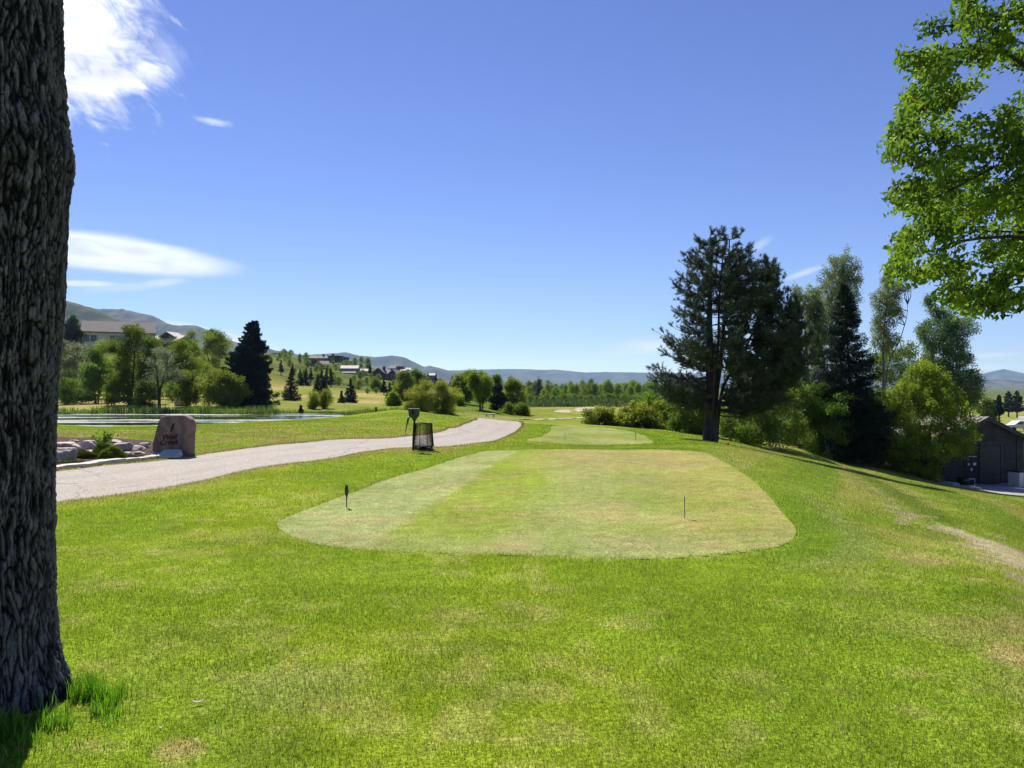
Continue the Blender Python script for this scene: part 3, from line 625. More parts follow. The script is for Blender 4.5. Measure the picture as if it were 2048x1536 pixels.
for d0, d1, dens, h, wd, seg in ((1.6, 4, 9500, .025, .0028, 2), (4, 6, 7000, .025, .0034, 2), (6, 9, 3800, .026, .0048, 1), (9, 14, 1700, .029, .0075, 1), (14, 22, 800, .030, .012, 1), (22, 38, 260, .036, .022, 1)):
    x, y = scatter(d0, d1, dens, rg)
    keep = ~in_poly(x, y, PATHP) & ~in_poly(x, y, BED) & ~in_poly(x, y, PAVE) & ~in_poly(x, y, POND)
    dr = np.full(len(x), 9.); m = (x > 4) & (y < 18); 
    if m.any(): dr[m] = poly_dist(x[m], y[m], DIRT)
    keep &= (dr > .0) | (rg.random(len(x)) < .06+.9*sstep(-.25, .05, dr))
    keep &= np.hypot(x-TRUNK_C[0], y-TRUNK_C[1]) > .5
    x = x[keep]; y = y[keep]
    t1 = in_poly(x, y, TEE); t2 = in_poly(x, y, TEE2); tee = t1 | t2
    z = height(x, y); c = turf(x, y)
    if t1.any(): c[t1] = tee_col(x[t1], y[t1], 1)
    if t2.any(): c[t2] = tee_col(x[t2], y[t2], 2)
    z = np.where(tee, height(x, y, True)-.012, z)
    n1 = fbm(x/.4, y/.4, 51, 3)
    hh = h*(.55+.9*n1)*rg.uniform(.6, 1.3, len(x)); hh = np.where(tee, rg.uniform(.007, .012, len(x)), hh)
    v = rg.uniform(.55, 1.5, len(x))[:, None]*np.array([1, 1, 1]); c = c*v
    dead = rg.random(len(x)) < np.where(tee, .12, .09); c[dead] = np.array([.36, .34, .17])*rg.uniform(.6, 1.2, (dead.sum(), 1))
    ww = wd*rg.uniform(.7, 1.3, len(x)); ww = np.where(tee, ww*.8, ww)
    blades(gg, x, y, z, hh, ww, np.clip(c, 0, 1), rg, seg)
# longer uncut grass at the foot of the trunk
n = int(7000*GRASS); a = rg.uniform(-1.9, .35, n); r = .50+abs(rg.normal(0, .12, n)); r = r*np.where(rg.random(n) < .5, 1, rg.uniform(1, 1.25, n)); x = TRUNK_C[0]+np.cos(a)*r; y = TRUNK_C[1]+np.sin(a)*r
m = fbm(x/.09, y/.09, 77, 2) > rg.uniform(.42, .62, n); x = x[m]; y = y[m]; r = r[m]; n = len(x)
blades(gg, x, y, height(x, y), rg.uniform(.04, .135, n)*(1.25-.6*(r-.5)/.4).clip(.35, 1.2), np.full(n, .0042), np.array([.11,.25,.014])*rg.uniform(.5, 1.5, (n, 1)), rg, 2, .4)
# path and bed edges where mowers do not reach
n = int(9000*GRASS)
for E, off in ((NE, 1), (FE, -1)):
    k = rg.integers(0, len(E)-1, n); f = rg.random(n)[:, None]; p = E[k]*(1-f)+E[k+1]*f; tdir = unit(E[k+1]-E[k]); nrm = np.c_[tdir[:, 1], -tdir[:, 0]]*off
    p = p+nrm*rg.uniform(-.03, .12, n)[:, None]; m = (np.hypot(p[:, 0], p[:, 1]) < 45) & ~in_poly(p[:, 0], p[:, 1], BED); p = p[m]; q = len(p)
    dd = np.hypot(p[:, 0], p[:, 1])
    blades(gg, p[:, 0], p[:, 1], height(p[:, 0], p[:, 1], True)-.03, rg.uniform(.03, .075, q), .0009*dd.clip(4, 40), turf(p[:, 0], p[:, 1])*rg.uniform(.5, 1.3, (q, 1)), rg, 1)
tag(gg.build('grass', m_blade), 'short sunlit lawn grass with olive and straw patches', None, None, 'stuff')

# the collar of taller turf standing round both tees
n = int(16000*GRASS)
for E in (TEE, TEE2):
    k = rg.integers(0, len(E), n); p = E[k]+(E[(k+1) % len(E)]-E[k])*rg.random(n)[:, None]; tdir = unit(E[(k+1) % len(E)]-E[k]); nrm = np.c_[tdir[:, 1], -tdir[:, 0]]
    tst = p+nrm*.05
    if in_poly(tst[:, 0], tst[:, 1], E).mean() > .5: nrm = -nrm
    p = p+nrm*(rg.random(n)**2*.12)[:, None]; ins = in_poly(p[:, 0], p[:, 1], E); p = p[~ins]; q = len(p); dd = np.hypot(p[:, 0], p[:, 1])
    blades(gg, p[:, 0], p[:, 1], height(p[:, 0], p[:, 1], True), rg.uniform(.025, .055, q), .0008*dd.clip(5, 40), turf(p[:, 0], p[:, 1])*rg.uniform(.45, 1.1, (q, 1)), rg, 1)
# reeds and rough growth round the pond
gb = Geo(); n = int(26000*GRASS)
k = rg.integers(0, len(POND), n); p0 = POND[k]; p1 = POND[(k+1) % len(POND)]; f = rg.random(n)[:, None]; p = p0*(1-f)+p1*f
dirn = unit(p-np.array([[-40, 57.]])); off = abs(rg.normal(0, 3.2, n))-.3; p = p+dirn*off[:, None]
m = (p[:, 1] > 58) & (p[:, 0] > -70); p = p[m]; off = off[m]; n = len(p)
nn = fbm(p[:, 0]/3, p[:, 1]/3, 61, 3); hh = lerp(.25, 1.0, sstep(.35, .7, nn))*rg.uniform(.5, 1.1, n)*np.interp(off, [-.5, .5, 5], [1, 1, .5])
cc = mixc(mixc(np.tile(np.array([.10,.17,.015]), (n, 1)), np.array([.03,.07,.012]), sstep(.45, .65, fbm(p[:, 0]/2, p[:, 1]/2, 62, 2))), np.array([.2,.17,.09]), (rg.random(n) < .12)*1.)
blades(gb, p[:, 0], p[:, 1], height(p[:, 0], p[:, 1]), hh, np.full(n, .09), cc*rg.uniform(.5, 1.5, (n, 1)), rg, 1, .5)
tag(gb.build('reeds', m_blade), 'rank green growth along the far bank of the pond', None, None, 'stuff')

gb = Geo(); n = int(9000*GRASS); y = rg.uniform(148, 176, n); x = y*rg.uniform(.012, .235, n); m = fbm(x/4, y/5, 66, 3) > rg.uniform(.34, .56, n); x = x[m]; y = y[m]; n = len(x)
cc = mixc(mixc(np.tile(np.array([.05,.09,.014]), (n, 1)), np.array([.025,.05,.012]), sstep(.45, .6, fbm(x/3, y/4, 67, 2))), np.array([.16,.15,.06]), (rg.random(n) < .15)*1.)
blades(gb, x, y, height(x, y), rg.uniform(.35, 1.0, n), np.full(n, .24), cc*rg.uniform(.6, 1.5, (n, 1)), rg, 1, .6)
tag(gb.build('bank_scrub', m_blade), 'dark rough growth on the bank across the fairway', None, None, 'stuff')

# ------------------------------------------------------------------ trunk in the foreground
def foreground_tree():
    t = thing('foreground_tree', 'thick furrowed grey brown tree trunk close on the left edge of the lawn', 'tree', (TRUNK_C[0], TRUNK_C[1], 0))
    D = math.hypot(*TRUNK_C); fc = math.atan2(TRUNK_C[0], TRUNK_C[1])
    prof = [(-900,118),(-300,122),(0,124),(60,126),(120,129),(200,135),(255,143),(290,150),(330,149),(380,143),(450,139),(520,136),(600,134),(700,127),(800,119),(900,115),(1000,114),(1100,114),(1200,116),(1280,121),(1340,130),(1390,142),(1430,153),(1470,166),(1520,182)]
    zs = []; rs = []
    for Y, X in prof:
        r = D*math.sin(math.atan((X-CX)/F)-fc); zs.append(EYE+(CY-Y)*3.72/F); rs.append(r)
    zs = np.array(zs)[::-1]; rs = np.array(rs)[::-1]
    z = np.r_[np.linspace(-.25, 4.0, 820), np.linspace(4.05, 7.2, 60)]; r = np.interp(z, zs, rs); r = np.where(z > 5.3, np.interp(z, [5.3, 7.2], [r[-1] if False else .43, .30]), r)
    th = np.linspace(0, 2*math.pi, 560, endpoint=False); TH, ZZ = np.meshgrid(th, z); RR = np.repeat(r[:, None], len(th), 1)
    flare = sstep(.5, -.1, ZZ)*.05*(np.sin(TH*5+1)*.5+np.sin(TH*3+.4)*.5); RR = RR+flare
    s = TH*.45; per = 2*math.pi*.45
    # bark: a net of interlaced ridges low down, ragged flaky plates higher up
    def cells(wx, wz, NB, chh, sd):
        gx = wx/(per/NB); gz = wz/chh; f1 = np.full(gx.shape, 9.); f2 = np.full(gx.shape, 9.); idv = np.zeros(gx.shape); ix = np.floor(gx); iz0 = np.floor(gz)
        for dx in (-1, 0, 1):
            for dz in (-1, 0, 1):
                cx_ = ix+dx; cz_ = iz0+dz; kx = np.mod(cx_, NB); q = np.hypot(gx-cx_-_hash(kx, cz_, kx*0, sd), gz-cz_-_hash(kx, cz_, kx*0, sd+1))
                idv = np.where(q < f1, _hash(kx, cz_, kx*0, sd+2), idv); f2 = np.where(q < f1, f1, np.minimum(f2, q)); f1 = np.minimum(f1, q)
        return f2-f1, idv
    C1, S1 = np.cos(TH), np.sin(TH)
    w1 = s+.030*(fbm(C1*5, ZZ*6, 3, 4, S1*5)-.5)*2; w2 = s+.022*(fbm(C1*9, ZZ*12, 5, 4, S1*9)-.5)*2; zz1 = ZZ+.08*(fbm(C1*6, ZZ*4, 9, 3, S1*6)-.5)*2
    n30 = fbm(C1*26, ZZ*16, 27, 3, S1*26); n60 = fbm(C1*60, ZZ*34, 28, 3, S1*60)
    e2, id2 = cells(w2, zz1+.3*w2, 96, .11, 15); lowf = sstep(1.6, .5, ZZ)
    def furrows(nb, sd, amp, fz):      # long wavy vertical furrows
        ph = nb*TH/(2*math.pi)+amp*(fbm(C1*3.2, ZZ*fz, sd, 3, S1*3.2)-.5)*2+.55*(fbm(C1*14, ZZ*fz*3.2, sd+1, 2, S1*14)-.5)*2
        return np.abs(np.sin(math.pi*ph))
    f1 = furrows(84, 41, 4.2, 2.4); f2 = furrows(79, 51, 4.2, 2.8); f3 = furrows(122, 61, 4.0, 4.5)
    ridge = np.minimum(np.minimum(f1, f2)**.55, f3**.35+.25*lowf); crack = sstep(.03, .16, e2+.25*(n30-.5))
    hgt = np.clip(ridge*lerp(.70+.30*crack, .9+.1*crack, lowf)*(.8+.3*id2)+.22*(n30-.5)+.20*(n60-.5), 0, 1.15)
    fine = fbm(np.cos(TH)*38, ZZ*14, 21, 3, np.sin(TH)*38); micro = fbm(np.cos(TH)*90, ZZ*70, 23, 2, np.sin(TH)*90)
    disp = .021*hgt+.008*(fine-.5)+.006*(micro-.5)+.02*(fbm(C1*2, ZZ*1.2, 31, 2, S1*2)-.5)
    RR = RR-.020+disp
    V = np.stack([RR*np.cos(TH), RR*np.sin(TH), ZZ], -1).reshape(-1, 3); n1, n2 = TH.shape
    i = np.arange(n1-1)[:, None]*n2; j = np.arange(n2)[None]; j2 = (j+1) % n2
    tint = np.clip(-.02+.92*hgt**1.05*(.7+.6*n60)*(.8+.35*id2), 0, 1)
    g = Geo(); g.add(V, None, np.stack([i+j, i+j2, i+n2+j2, i+n2+j], -1).reshape(-1, 4), tint.ravel())
    rg = R(12); ends = []
    for k in range(9):      # limbs high above the frame
        a = k*2.4; L_ = rg.uniform(1.8, 2.6); z0 = rg.uniform(6.0, 7.1); e_ = np.array([math.cos(a)*L_, math.sin(a)*L_, z0+rg.uniform(.8, 2.)])
        if e_[1] > .6: e_[1] *= .3
        tube(g, [(0, 0, z0-.3), e_*np.array([.4, .4, 1])-(0, 0, .5), e_], [.16, .09, .03], 8, a=.6); ends.append(e_)
    m, nt = new_mat('furrowed_bark'); T = NT(nt); a = T.attr(); n = T.noise(T.scaled(T.obj(), 1, 1, .35), 60, 5, .7)
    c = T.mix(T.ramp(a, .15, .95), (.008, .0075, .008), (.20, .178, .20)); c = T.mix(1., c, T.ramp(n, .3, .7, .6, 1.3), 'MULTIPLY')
    T.out(princ(T, c, .92, T.bump(n, 1., .012), spec=.1)); g.build('trunk', m, t, True)
    g = Geo()
    for e_ in ends:
        for q in range(14): leaves(g, e_+rg.normal(0, .45, 3)+rg.normal(0, .18, (26, 3)), .09, rg)
    g.build('crown', leaf_mat('ash_leaf', (.03, .07, .012), (.08, .15, .02)), t)
foreground_tree()
m_dry = leaf_mat('dry_leaf', (.50, .44, .31), (.62, .56, .42), .4)
for X, Y, ln, rz, lab in ((397,1407,.062,.5,'curled pale dry leaf lying on the lawn right of the trunk'), (322,1462,.024,.1,'tiny pale leaf scrap on the grass near the trunk foot')):
    p = gpx(X, Y); g = Geo(); u = np.linspace(-1, 1, 9)
    wv = np.sqrt(np.clip(1-u*u, 0, 1))*ln*.13; V = np.concatenate([np.c_[u*ln/2, -wv, .012*u*u+.006+wv*.5], np.c_[u*ln/2, 0*u, .012*u*u], np.c_[u*ln/2, wv, .012*u*u+.006+wv*.5]])
    i = np.arange(8); g.add(V, None, np.r_[np.stack([i, i+1, i+10, i+9], 1), np.stack([i+9, i+10, i+19, i+18], 1)])
    o = g.build('fallen_leaf', m_dry); o.location = (p[0], p[1], H(*p)+.014); o.rotation_euler = (-.12, .05, rz); tag(o, lab, 'leaf')
# ------------------------------------------------------------------ small things by the tee and the path
m_green = plain('dark_green_enamel', (.012, .045, .035), .35, .0, .2, 10, spec=.5)
m_black = plain('black_iron', (.012, .014, .014), .45, .3, .2, 12)
m_gun = plain('grey_marker_metal', (.16, .17, .19), .3, .7, .2, 20, spec=.5)
def washer():
    p = ground_at(826, 19.2); t = thing('ball_washer', 'dark green golf ball washer on a slim post beside the cart path', 'ball washer', p)
    g = Geo(); tube(g, [(0, 0, -.1), (.012, 0, .35), (.04, 0, .80)], .027, 12); g.build('post', m_black, t, True)
    g = Geo()           # housing with a tapered throat and a dark slot
    def ring(z, w, dpt, x0): return np.array([[x0+sx*w/2*c+0, sy*dpt/2*c2, z] for sx, sy, c, c2 in ((-1,-1,.8,1),(1,-1,.8,1),(1,-1,1,.75),(1,1,1,.75),(1,1,.8,1),(-1,1,.8,1),(-1,1,1,.75),(-1,-1,1,.75))])
    rs = [ring(.76, .075, .07, .04), ring(.80, .10, .085, .04), ring(.87, .235, .16, .032), ring(.90, .265, .175, .03), ring(1.04, .285, .19, .03), ring(1.05, .27, .18, .03)]
    V = np.concatenate(rs+[np.array([[.03, 0, 1.05]]), np.array([[.04, 0, .76]])]); k = len(rs); i = np.arange(k-1)[:, None]*8; j = np.arange(8)[None]; j2 = (j+1) % 8; jj = np.arange(8)
    g.add(V, np.r_[np.stack([np.full(8, k*8), (k-1)*8+jj, (k-1)*8+(jj+1) % 8], 1), np.stack([np.full(8, k*8+1), (jj+1) % 8, jj], 1)], np.stack([i+j, i+j2, i+8+j2, i+8+j], -1).reshape(-1, 4)); hb = g.build('housing', m_green, t)
    g = Geo(); box(g, -.02, .045, -.106, -.098, .92, 1.02, .003); g.build('slot', m_black, hb)
    g = Geo(); box(g, -.115, .165, -.085, .085, 1.052, 1.068, .006); tube(g, [(.02, 0, 1.06), (.02, 0, 1.09)], .018, 10); g.build('lid', m_green, t)
    g = Geo(); tube(g, [(-.07, -.02, .87), (-.095, -.02, .82)], .008, 8)
    q = np.array([[-.10,.86],[-.115,.82],[-.125,.77],[-.14,.70],[-.165,.58],[-.19,.46],[-.205,.37]]); tube(g, np.c_[q[:, 0], q[:, 0]*0-.03, q[:, 1]], [.02, .05, .058, .038, .026, .017, .008], 12, flat=.5); g.build('hanging_scoop', m_green, t, True)
washer()
def basket():
    x0 = (848-826)*19.5/F; p = ground_at(847, 19.55); t = thing('litter_basket', 'black wire mesh litter basket flaring out at the bottom beside the ball washer', 'litter basket', p)
    zb, zt, rb, rt = .09, .69, .27, .225
    g = Geo(); n, m = 170, 44
    for k in range(n):
        a = 2*math.pi*k/n; b = a+.22
        for s in (1, -1):
            th = np.linspace(a, a+s*.42, 7); q = np.linspace(0, 1, 7); r = lerp(rb, rt, q)
            tube(g, np.c_[r*np.cos(th), r*np.sin(th), lerp(zb, zt, q)], .0013, 3, False)
    g.build('mesh_side', m_black, t)
    g = Geo(); th = np.linspace(0, 2*math.pi, 41)
    for r, z, w in ((rt, zt, .011), (rb, zb+.01, .012), (rb*.9, .05, .012)): tube(g, np.c_[r*np.cos(th), r*np.sin(th), th*0+z], w, 6, False)
    for k in range(4): a = k*math.pi/2+.5; tube(g, [(rb*math.cos(a), rb*math.sin(a), zb), (rt*math.cos(a), rt*math.sin(a), zt)], .009, 6)
    g.build('rim', m_black, t, True)
    g = Geo(); lathe(g, [(0, .10), (.25, .10), (.262, .088), (.25, .078), (0, .078)], 28); g.build('floor_plate', m_black, t)
    g = Geo(); lathe(g, [(0, .08), (.10, .08), (.11, .03), (.26, .022), (.27, .0), (.27, -.05), (0, -.05)], 28); g.build('foot', m_black, t)
basket()
def marker(X, Y, rz, mat, label, sc=1., lean=0., z0=0., group='tee markers'):
    d = (EYE-z0)*F/(Y-CY); p = ground_at(X, d); t = thing('tee_marker', label, 'tee marker', p, rz, group); t.scale = (sc, sc, sc); t.rotation_euler.x = lean
    g = Geo(); q = np.linspace(0, 1, 8); tube(g, np.c_[0*q, 0*q, lerp(-.05, .20, q)], lerp(.006, .0085, q), 8, flat=.7); g.build('stake', mat, t, True)
    g = Geo(); q = np.linspace(0, 1, 15); prof = .0285*np.sin(np.pi*np.clip(.06+q*.9, 0, 1))**.55; tube(g, np.c_[0*q, 0*q, lerp(.185, .345, q)], prof, 14, flat=.28); b = g.build('paddle', mat, t, True)
    g = Geo()
    for zc in (.235, .275, .31): tube(g, [(-.004, -.010, zc-.010), (.004, -.010, zc+.010)], .0045, 6)
    g.build('painted_glints', m_gun2, b)  # pale strokes stand in for white highlight glints on the paddle
m_gun2 = plain('pale_glint', (.55, .57, .55), .25, .8, .1)
marker(693.5, 1014, 1.42, m_green, 'dark green paddle shaped tee marker on the left side of the near tee', 1.0)
marker(1369, 1038, -.25, m_gun, 'thin grey tee marker seen edge on at the right of the near tee', .92, .02)
marker(1130, 880, -.1, m_green, 'thin dark tee marker stake on the left of the farther tee', .85, 0, -.35)
marker(1271, 884, .1, m_green, 'thin dark tee marker stake at the right edge of the farther tee', 1.1, 0, -.35)

# ------------------------------------------------------------------ stone sign and its planted bed
def sign():
    d = 17.6; p = ground_at(346, d); p[2] = at(346, 911, d)[2]; k = d/F; t = thing('sign_stone', 'upright pinkish sandstone slab carved with a numeral and lettering beside the path', 'stone sign', p, -.22)
    ol = np.array([(310,905),(307,893),(311,872),(318,850),(322,838),(330,831),(345,829.5),(362,829),(376,829.5),(384,834),(390,841),(391.5,850),(390,868),(388.5,890),(388,912),(380,917),(345,915)], float)
    q = smooth_loop(ol, 90); x = (q[:, 0]-346)*k*1.03; z = (911-q[:, 1])*k-.01; n = len(x)
    def layer(s, y, zz=0): return np.c_[x.mean()+(x-x.mean())*s, np.full(n, y)+.02*(vnoise(np.arange(n)*.35, np.zeros(n), 4)-.5), z.mean()+(z-z.mean())*s]
    g = Geo(); ls = [layer(.0, -.125), layer(.5, -.128), layer(.93, -.125), layer(.985, -.105), layer(1, -.06), layer(1.0, .06), layer(.97, .115), layer(.9, .125), layer(.45, .125), layer(0, .125)]
    V = np.concatenate(ls); i = np.arange(len(ls)-1)[:, None]*n; j = np.arange(n)[None]; j2 = (j+1) % n
    g.add(V, None, np.stack([i+j, i+n+j, i+n+j2, i+j2], -1).reshape(-1, 4))
    m, nt = new_mat('banded_sandstone'); T = NT(nt); o = T.obj(); nz = T.noise(o, 1.4, 4, .6, 1.2); wv = T.n('ShaderNodeTexWave'); T.put(wv.inputs['Vector'], T.scaled(o, .6, 1, 1.5)); wv.inputs['Scale'].default_value = 1.6; wv.inputs['Distortion'].default_value = 9; wv.inputs['Detail'].default_value = 4
    c = T.mix(wv.outputs['Fac'], (.17, .115, .094), (.26, .185, .15)); c = T.mix(T.ramp(nz, .5, .66, 0, .7), c, (.21, .10, .082)); c = T.mix(T.ramp(T.noise(o, 9, 5), .55, .75, 0, .4), c, (.15, .115, .10))
    T.out(princ(T, c, .85, T.bump(T.noise(o, 14, 6), .5, .02), spec=.15)); body = g.build('slab', m, t, True)
    m_ink = plain('dark_engraving', (.02, .016, .015), .8)
    for txt, cx_, cz_, size, sh, thick in (('1', 350.5, 855.5, .24, .45, .012), ('Wolf', 346, 873.5, .175, .35, .003), ('Creek', 345, 884, .175, .35, .003)):
        cu = bpy.data.curves.new('lettering', 'FONT'); cu.body = txt; cu.size = size; cu.shear = sh; cu.align_x = 'CENTER'; cu.align_y = 'CENTER'; cu.extrude = .004; cu.offset = thick if txt == '1' else .0; cu.space_character = .95
        ob = bpy.data.objects.new('lettering', cu); me = bpy.data.meshes.new_from_object(ob); bpy.data.objects.remove(ob); me.materials.clear(); me.materials.append(m_ink)
        lo = bpy.data.objects.new('lettering', me); COL.objects.link(lo); lo.parent = t
        lo.location = ((cx_-346)*k, -.142, (911-cz_)*k); lo.rotation_euler = (math.pi/2, -.06, 0); lo['label'] = 'carved dark %s' % ('numeral 1' if txt == '1' else 'word '+txt); lo.scale = (1.18 if txt != '1' else 1, 1, 1)
sign()
m_plq = plain('plaque_stone', (.47, .45, .40), .7, var=.08, scale=6)
m_plq2 = plain('plaque_face', (.40, .42, .39), .5, var=.08, scale=6)
def plaque(X, Y, d, w_, label, rz, lines):
    p = ground_at(X, d); t = thing('plaque', label, 'plaque', p, rz, 'plaques before the stone sign'); t.location.z += .0
    g = Geo(); V = np.array([(-1, -.5, 0), (1, -.5, 0), (1, .5, 0), (-1, .5, 0), (-1, -.5, .10), (1, -.5, .10), (.86, .42, .34), (-.86, .42, .34)])*np.array([w_/2, .30, .5])
    g.add(V, None, [[0, 1, 5, 4], [4, 5, 6, 7], [2, 3, 7, 6], [1, 2, 6, 5], [3, 0, 4, 7], [0, 3, 2, 1]]); g.build('wedge_block', m_plq, t)
    g = Geo(); n_ = np.cross(V[5]-V[4], V[7]-V[4]); n_ /= np.linalg.norm(n_); f = lambda a, b: V[4]+(V[5]-V[4])*a+(V[7]-V[4])*b+n_*.004
    g.add([f(.07, .1), f(.92, .1), f(.86, .9), f(.14, .9)], None, [[0, 1, 2, 3]]); g.build('face_plate', m_plq2, t)
plaque(340, 905, 17.0, .47, 'pale angled plaque block lying in front of the stone sign', -.1, 3)
plaque(321, 897, 17.55, .34, 'smaller pale plaque block half behind the front plaque at the sign', .05, 2)
# edging stones along the bed
m_edge = plain('edging_stone', (.52, .46, .41), .9, var=.15, scale=5, bump=.3)
ek = np.array([gpx(X, Y) for X, Y in [(70,949),(113,940.5),(165,936),(213,928.5),(259,923),(300,917.5),(340,912.5),(366,909.5)]])
s = np.r_[0, np.cumsum(np.linalg.norm(np.diff(ek, axis=0), axis=1))]; nst = 11; q = np.linspace(0, s[-1], nst+1)
pe = np.c_[np.interp(q, s, ek[:, 0]), np.interp(q, s, ek[:, 1])]; re = R(4)
for k in range(nst):
    a, b = pe[k], pe[k+1]; L_ = np.linalg.norm(b-a); mid = (a+b)/2; g = Geo(); box(g, -L_/2+.012, L_/2-.012, -.13, .13, -.1, .055+re.uniform(-.006, .006), .006)
    o = g.build('edging_stone', m_edge); o.location = (mid[0], mid[1]+.05, H(mid[0], mid[1]-.4)); o.rotation_euler = (re.normal(0, .02), re.normal(0, .02), math.atan2(b[1]-a[1], b[0]-a[0])+re.normal(0, .02))
    tag(o, 'flat pale edging stone, %s from the sign along the mulch bed' % ordinal(nst-k), 'edging stone', 'edging stones between path and bed')
# boulders
def rock_mat(name, a, b):
    m, nt = new_mat(name); T = NT(nt); o = T.pos(); n = T.noise(o, 4, 5, .6, .5); c = T.mix(T.ramp(n, .35, .65), a, b); c = T.mix(T.ramp(T.noise(o, 22, 4), .55, .7, 0, .45), c, [k*.55 for k in a])
    T.out(princ(T, c, .9, T.bump(T.noise(o, 12, 6, .65), .8, .03), spec=.1)); return m
m_rk = rock_mat('pinkish_boulder', (.40, .30, .25), (.58, .49, .42)); m_rk2 = rock_mat('grey_boulder', (.28, .235, .205), (.48, .42, .37))
RK = [  # X, Y(base), d, half width in photo px, depth, height, rot, material, label
 (120,914,16.2,34,.34,.30,.2,m_rk2,'large rounded grey boulder at the left end of the bed by the trunk'),
 (132,890,19.4,24,.30,.20,-.2,m_rk,'broad pale topped boulder behind the big grey one'),
 (176,889,20.0,19,.26,.23,-.35,m_rk,'purplish tilted boulder behind the flat slab'),
 (181,901,18.3,31,.24,.11,-.2,m_rk,'long flat pale slab sloping down towards the low juniper'),
 (150,876,22.6,10,.16,.09,.1,m_rk2,'small grey rock at the back edge of the bed under the lawn lip'),
 (228,876,22.0,15,.2,.10,0,m_rk,'low flat rock at the back of the bed behind the sprig'),
 (242,891,19.4,22,.28,.21,-.15,m_rk2,'pale boulder with a shaded front right of the sprig'),
 (252,904,17.4,11,.16,.14,.4,m_rk2,'smaller brown grey rock right of the yellow green juniper'),
 (274,889,19.6,14,.2,.12,.1,m_rk,'low tan rock lying between the grey one and the sign'),
 (289,886,20.0,13,.18,.16,.3,m_rk2,'knobbly grey rock standing nearest to the stone sign'),
 (276,897,18.4,13,.16,.08,-.2,m_rk,'flat pale fragment half sunk in the chips before the tan rock'),
 (262,902,17.6,7,.1,.09,.6,m_rk,'small pink stone in the chips left of the flat fragment'),
 (365,809,84,17,.8,.85,.2,m_rk2,'dark grey boulder on the far bank of the pond'),
 (1909,977,36.4,9,.22,.20,0,m_rk2,'pale rock at the pavement edge, left of the three by the shed'),
 (1944,985,35.0,7,.2,.22,.5,m_rk,'round white rock in the middle of three by the shed'),
 (1958,986,34.8,9,.2,.18,-.3,m_rk,'tan rock on the right of three at the pavement edge')]
for n_, q_ in enumerate(RK): RK[n_] = (q_[0], q_[1], q_[2], q_[3]*q_[2]/F)+q_[4:]
for n_, (X, Y, d, rx, ry, rz_, rot, mt, lab) in enumerate(RK):
    p = ground_at(X, d); g = Geo(); rock_geo(g, (0, 0, 0), rx, ry, rz_, 300+n_, 44, 30, .34, rot=rot)
    o = g.build('boulder', mt, None, False); o.location = (p[0], p[1], p[2]+rz_*.15); tag(o, lab, 'rock', 'rocks in the bed' if d < 30 and X < 400 else None)
# low plants in the bed
m_jun = leaf_mat('juniper', (.05, .11, .012), (.21, .28, .025), .3); m_jun2 = leaf_mat('dark_juniper', (.03, .07, .012), (.11, .16, .02), .3); m_spr = leaf_mat('sprig_leaf', (.10, .19, .015), (.22, .30, .03), .5); m_stem = bark_mat('stem', (.12, .09, .06))
def mound(name, X, d, rx, ry, rz_, mat, label, seed, nleaf, ls, cat='shrub'):
    p = ground_at(X, d); t = thing(name, label, cat, p); rng = R(seed); g = Geo()
    for k in range(16):
        a = rng.uniform(0, 6.28); r = rng.uniform(.3, .9); tube(g, [(0, 0, -.05), (math.cos(a)*rx*r*.5, math.sin(a)*ry*r*.5, rz_*.5), (math.cos(a)*rx*r, math.sin(a)*ry*r, rz_*.75)], [.012, .009, .004], 5)
    g.build('stems', m_stem, t); g = Geo(); a = rng.uniform(0, 6.28, nleaf); r = np.sqrt(rng.random(nleaf)); x = np.cos(a)*r*rx; y = np.sin(a)*r*ry
    top = rz_*np.sqrt(np.clip(1-r*r, 0, 1))*(.6+.8*vnoise(x*7+seed, y*7)); z = top*rng.uniform(.45, 1.05, nleaf)+.02
    leaves(g, np.c_[x, y, z], ls, rng, .35, .1, np.c_[np.cos(a)*.7, np.sin(a)*.7, .9+0*a], .55); g.build('foliage', mat, t)
mound('juniper', 226, 16.8, .30, .28, .25, m_jun, 'bright yellow green juniper mound spilling over the chips', 21, 5200, .055)
mound('juniper', 209, 17.7, .28, .26, .27, m_jun, 'yellow green juniper behind the bright mound', 22, 3600, .055)
mound('juniper', 170, 17.0, .32, .22, .16, m_jun2, 'low dull green juniper left of the bright mound', 23, 3800, .05)
mound('weed', 276, 17.2, .45, .25, .10, m_jun2, 'sparse low weeds in the wood chips left of the sign', 24, 500, .05, 'weed')
mound('weed', 130, 15.6, .5, .25, .09, m_jun2, 'patchy weeds near the edging stones beside the trunk', 25, 420, .05, 'weed')
def sprig():
    p = ground_at(206, 20.3); t = thing('sprig', 'light green leafy sprig standing up among the boulders', 'plant', p); rng = R(6); g = Geo(); gl = Geo()
    for k in range(7):
        e = np.array([rng.normal(0, .13), rng.normal(0, .1), rng.uniform(.22, .46)]); tube(g, [(0, 0, -.05), e*.5+(0, 0, .05), e], [.008, .006, .003], 5)
        leaves(gl, lerp(np.zeros(3), e, rng.uniform(.35, 1, (34, 1)))+rng.normal(0, .04, (34, 3)), .085, rng, .6)
    g.build('stems', m_stem, t); gl.build('foliage', m_spr, t)
sprig()
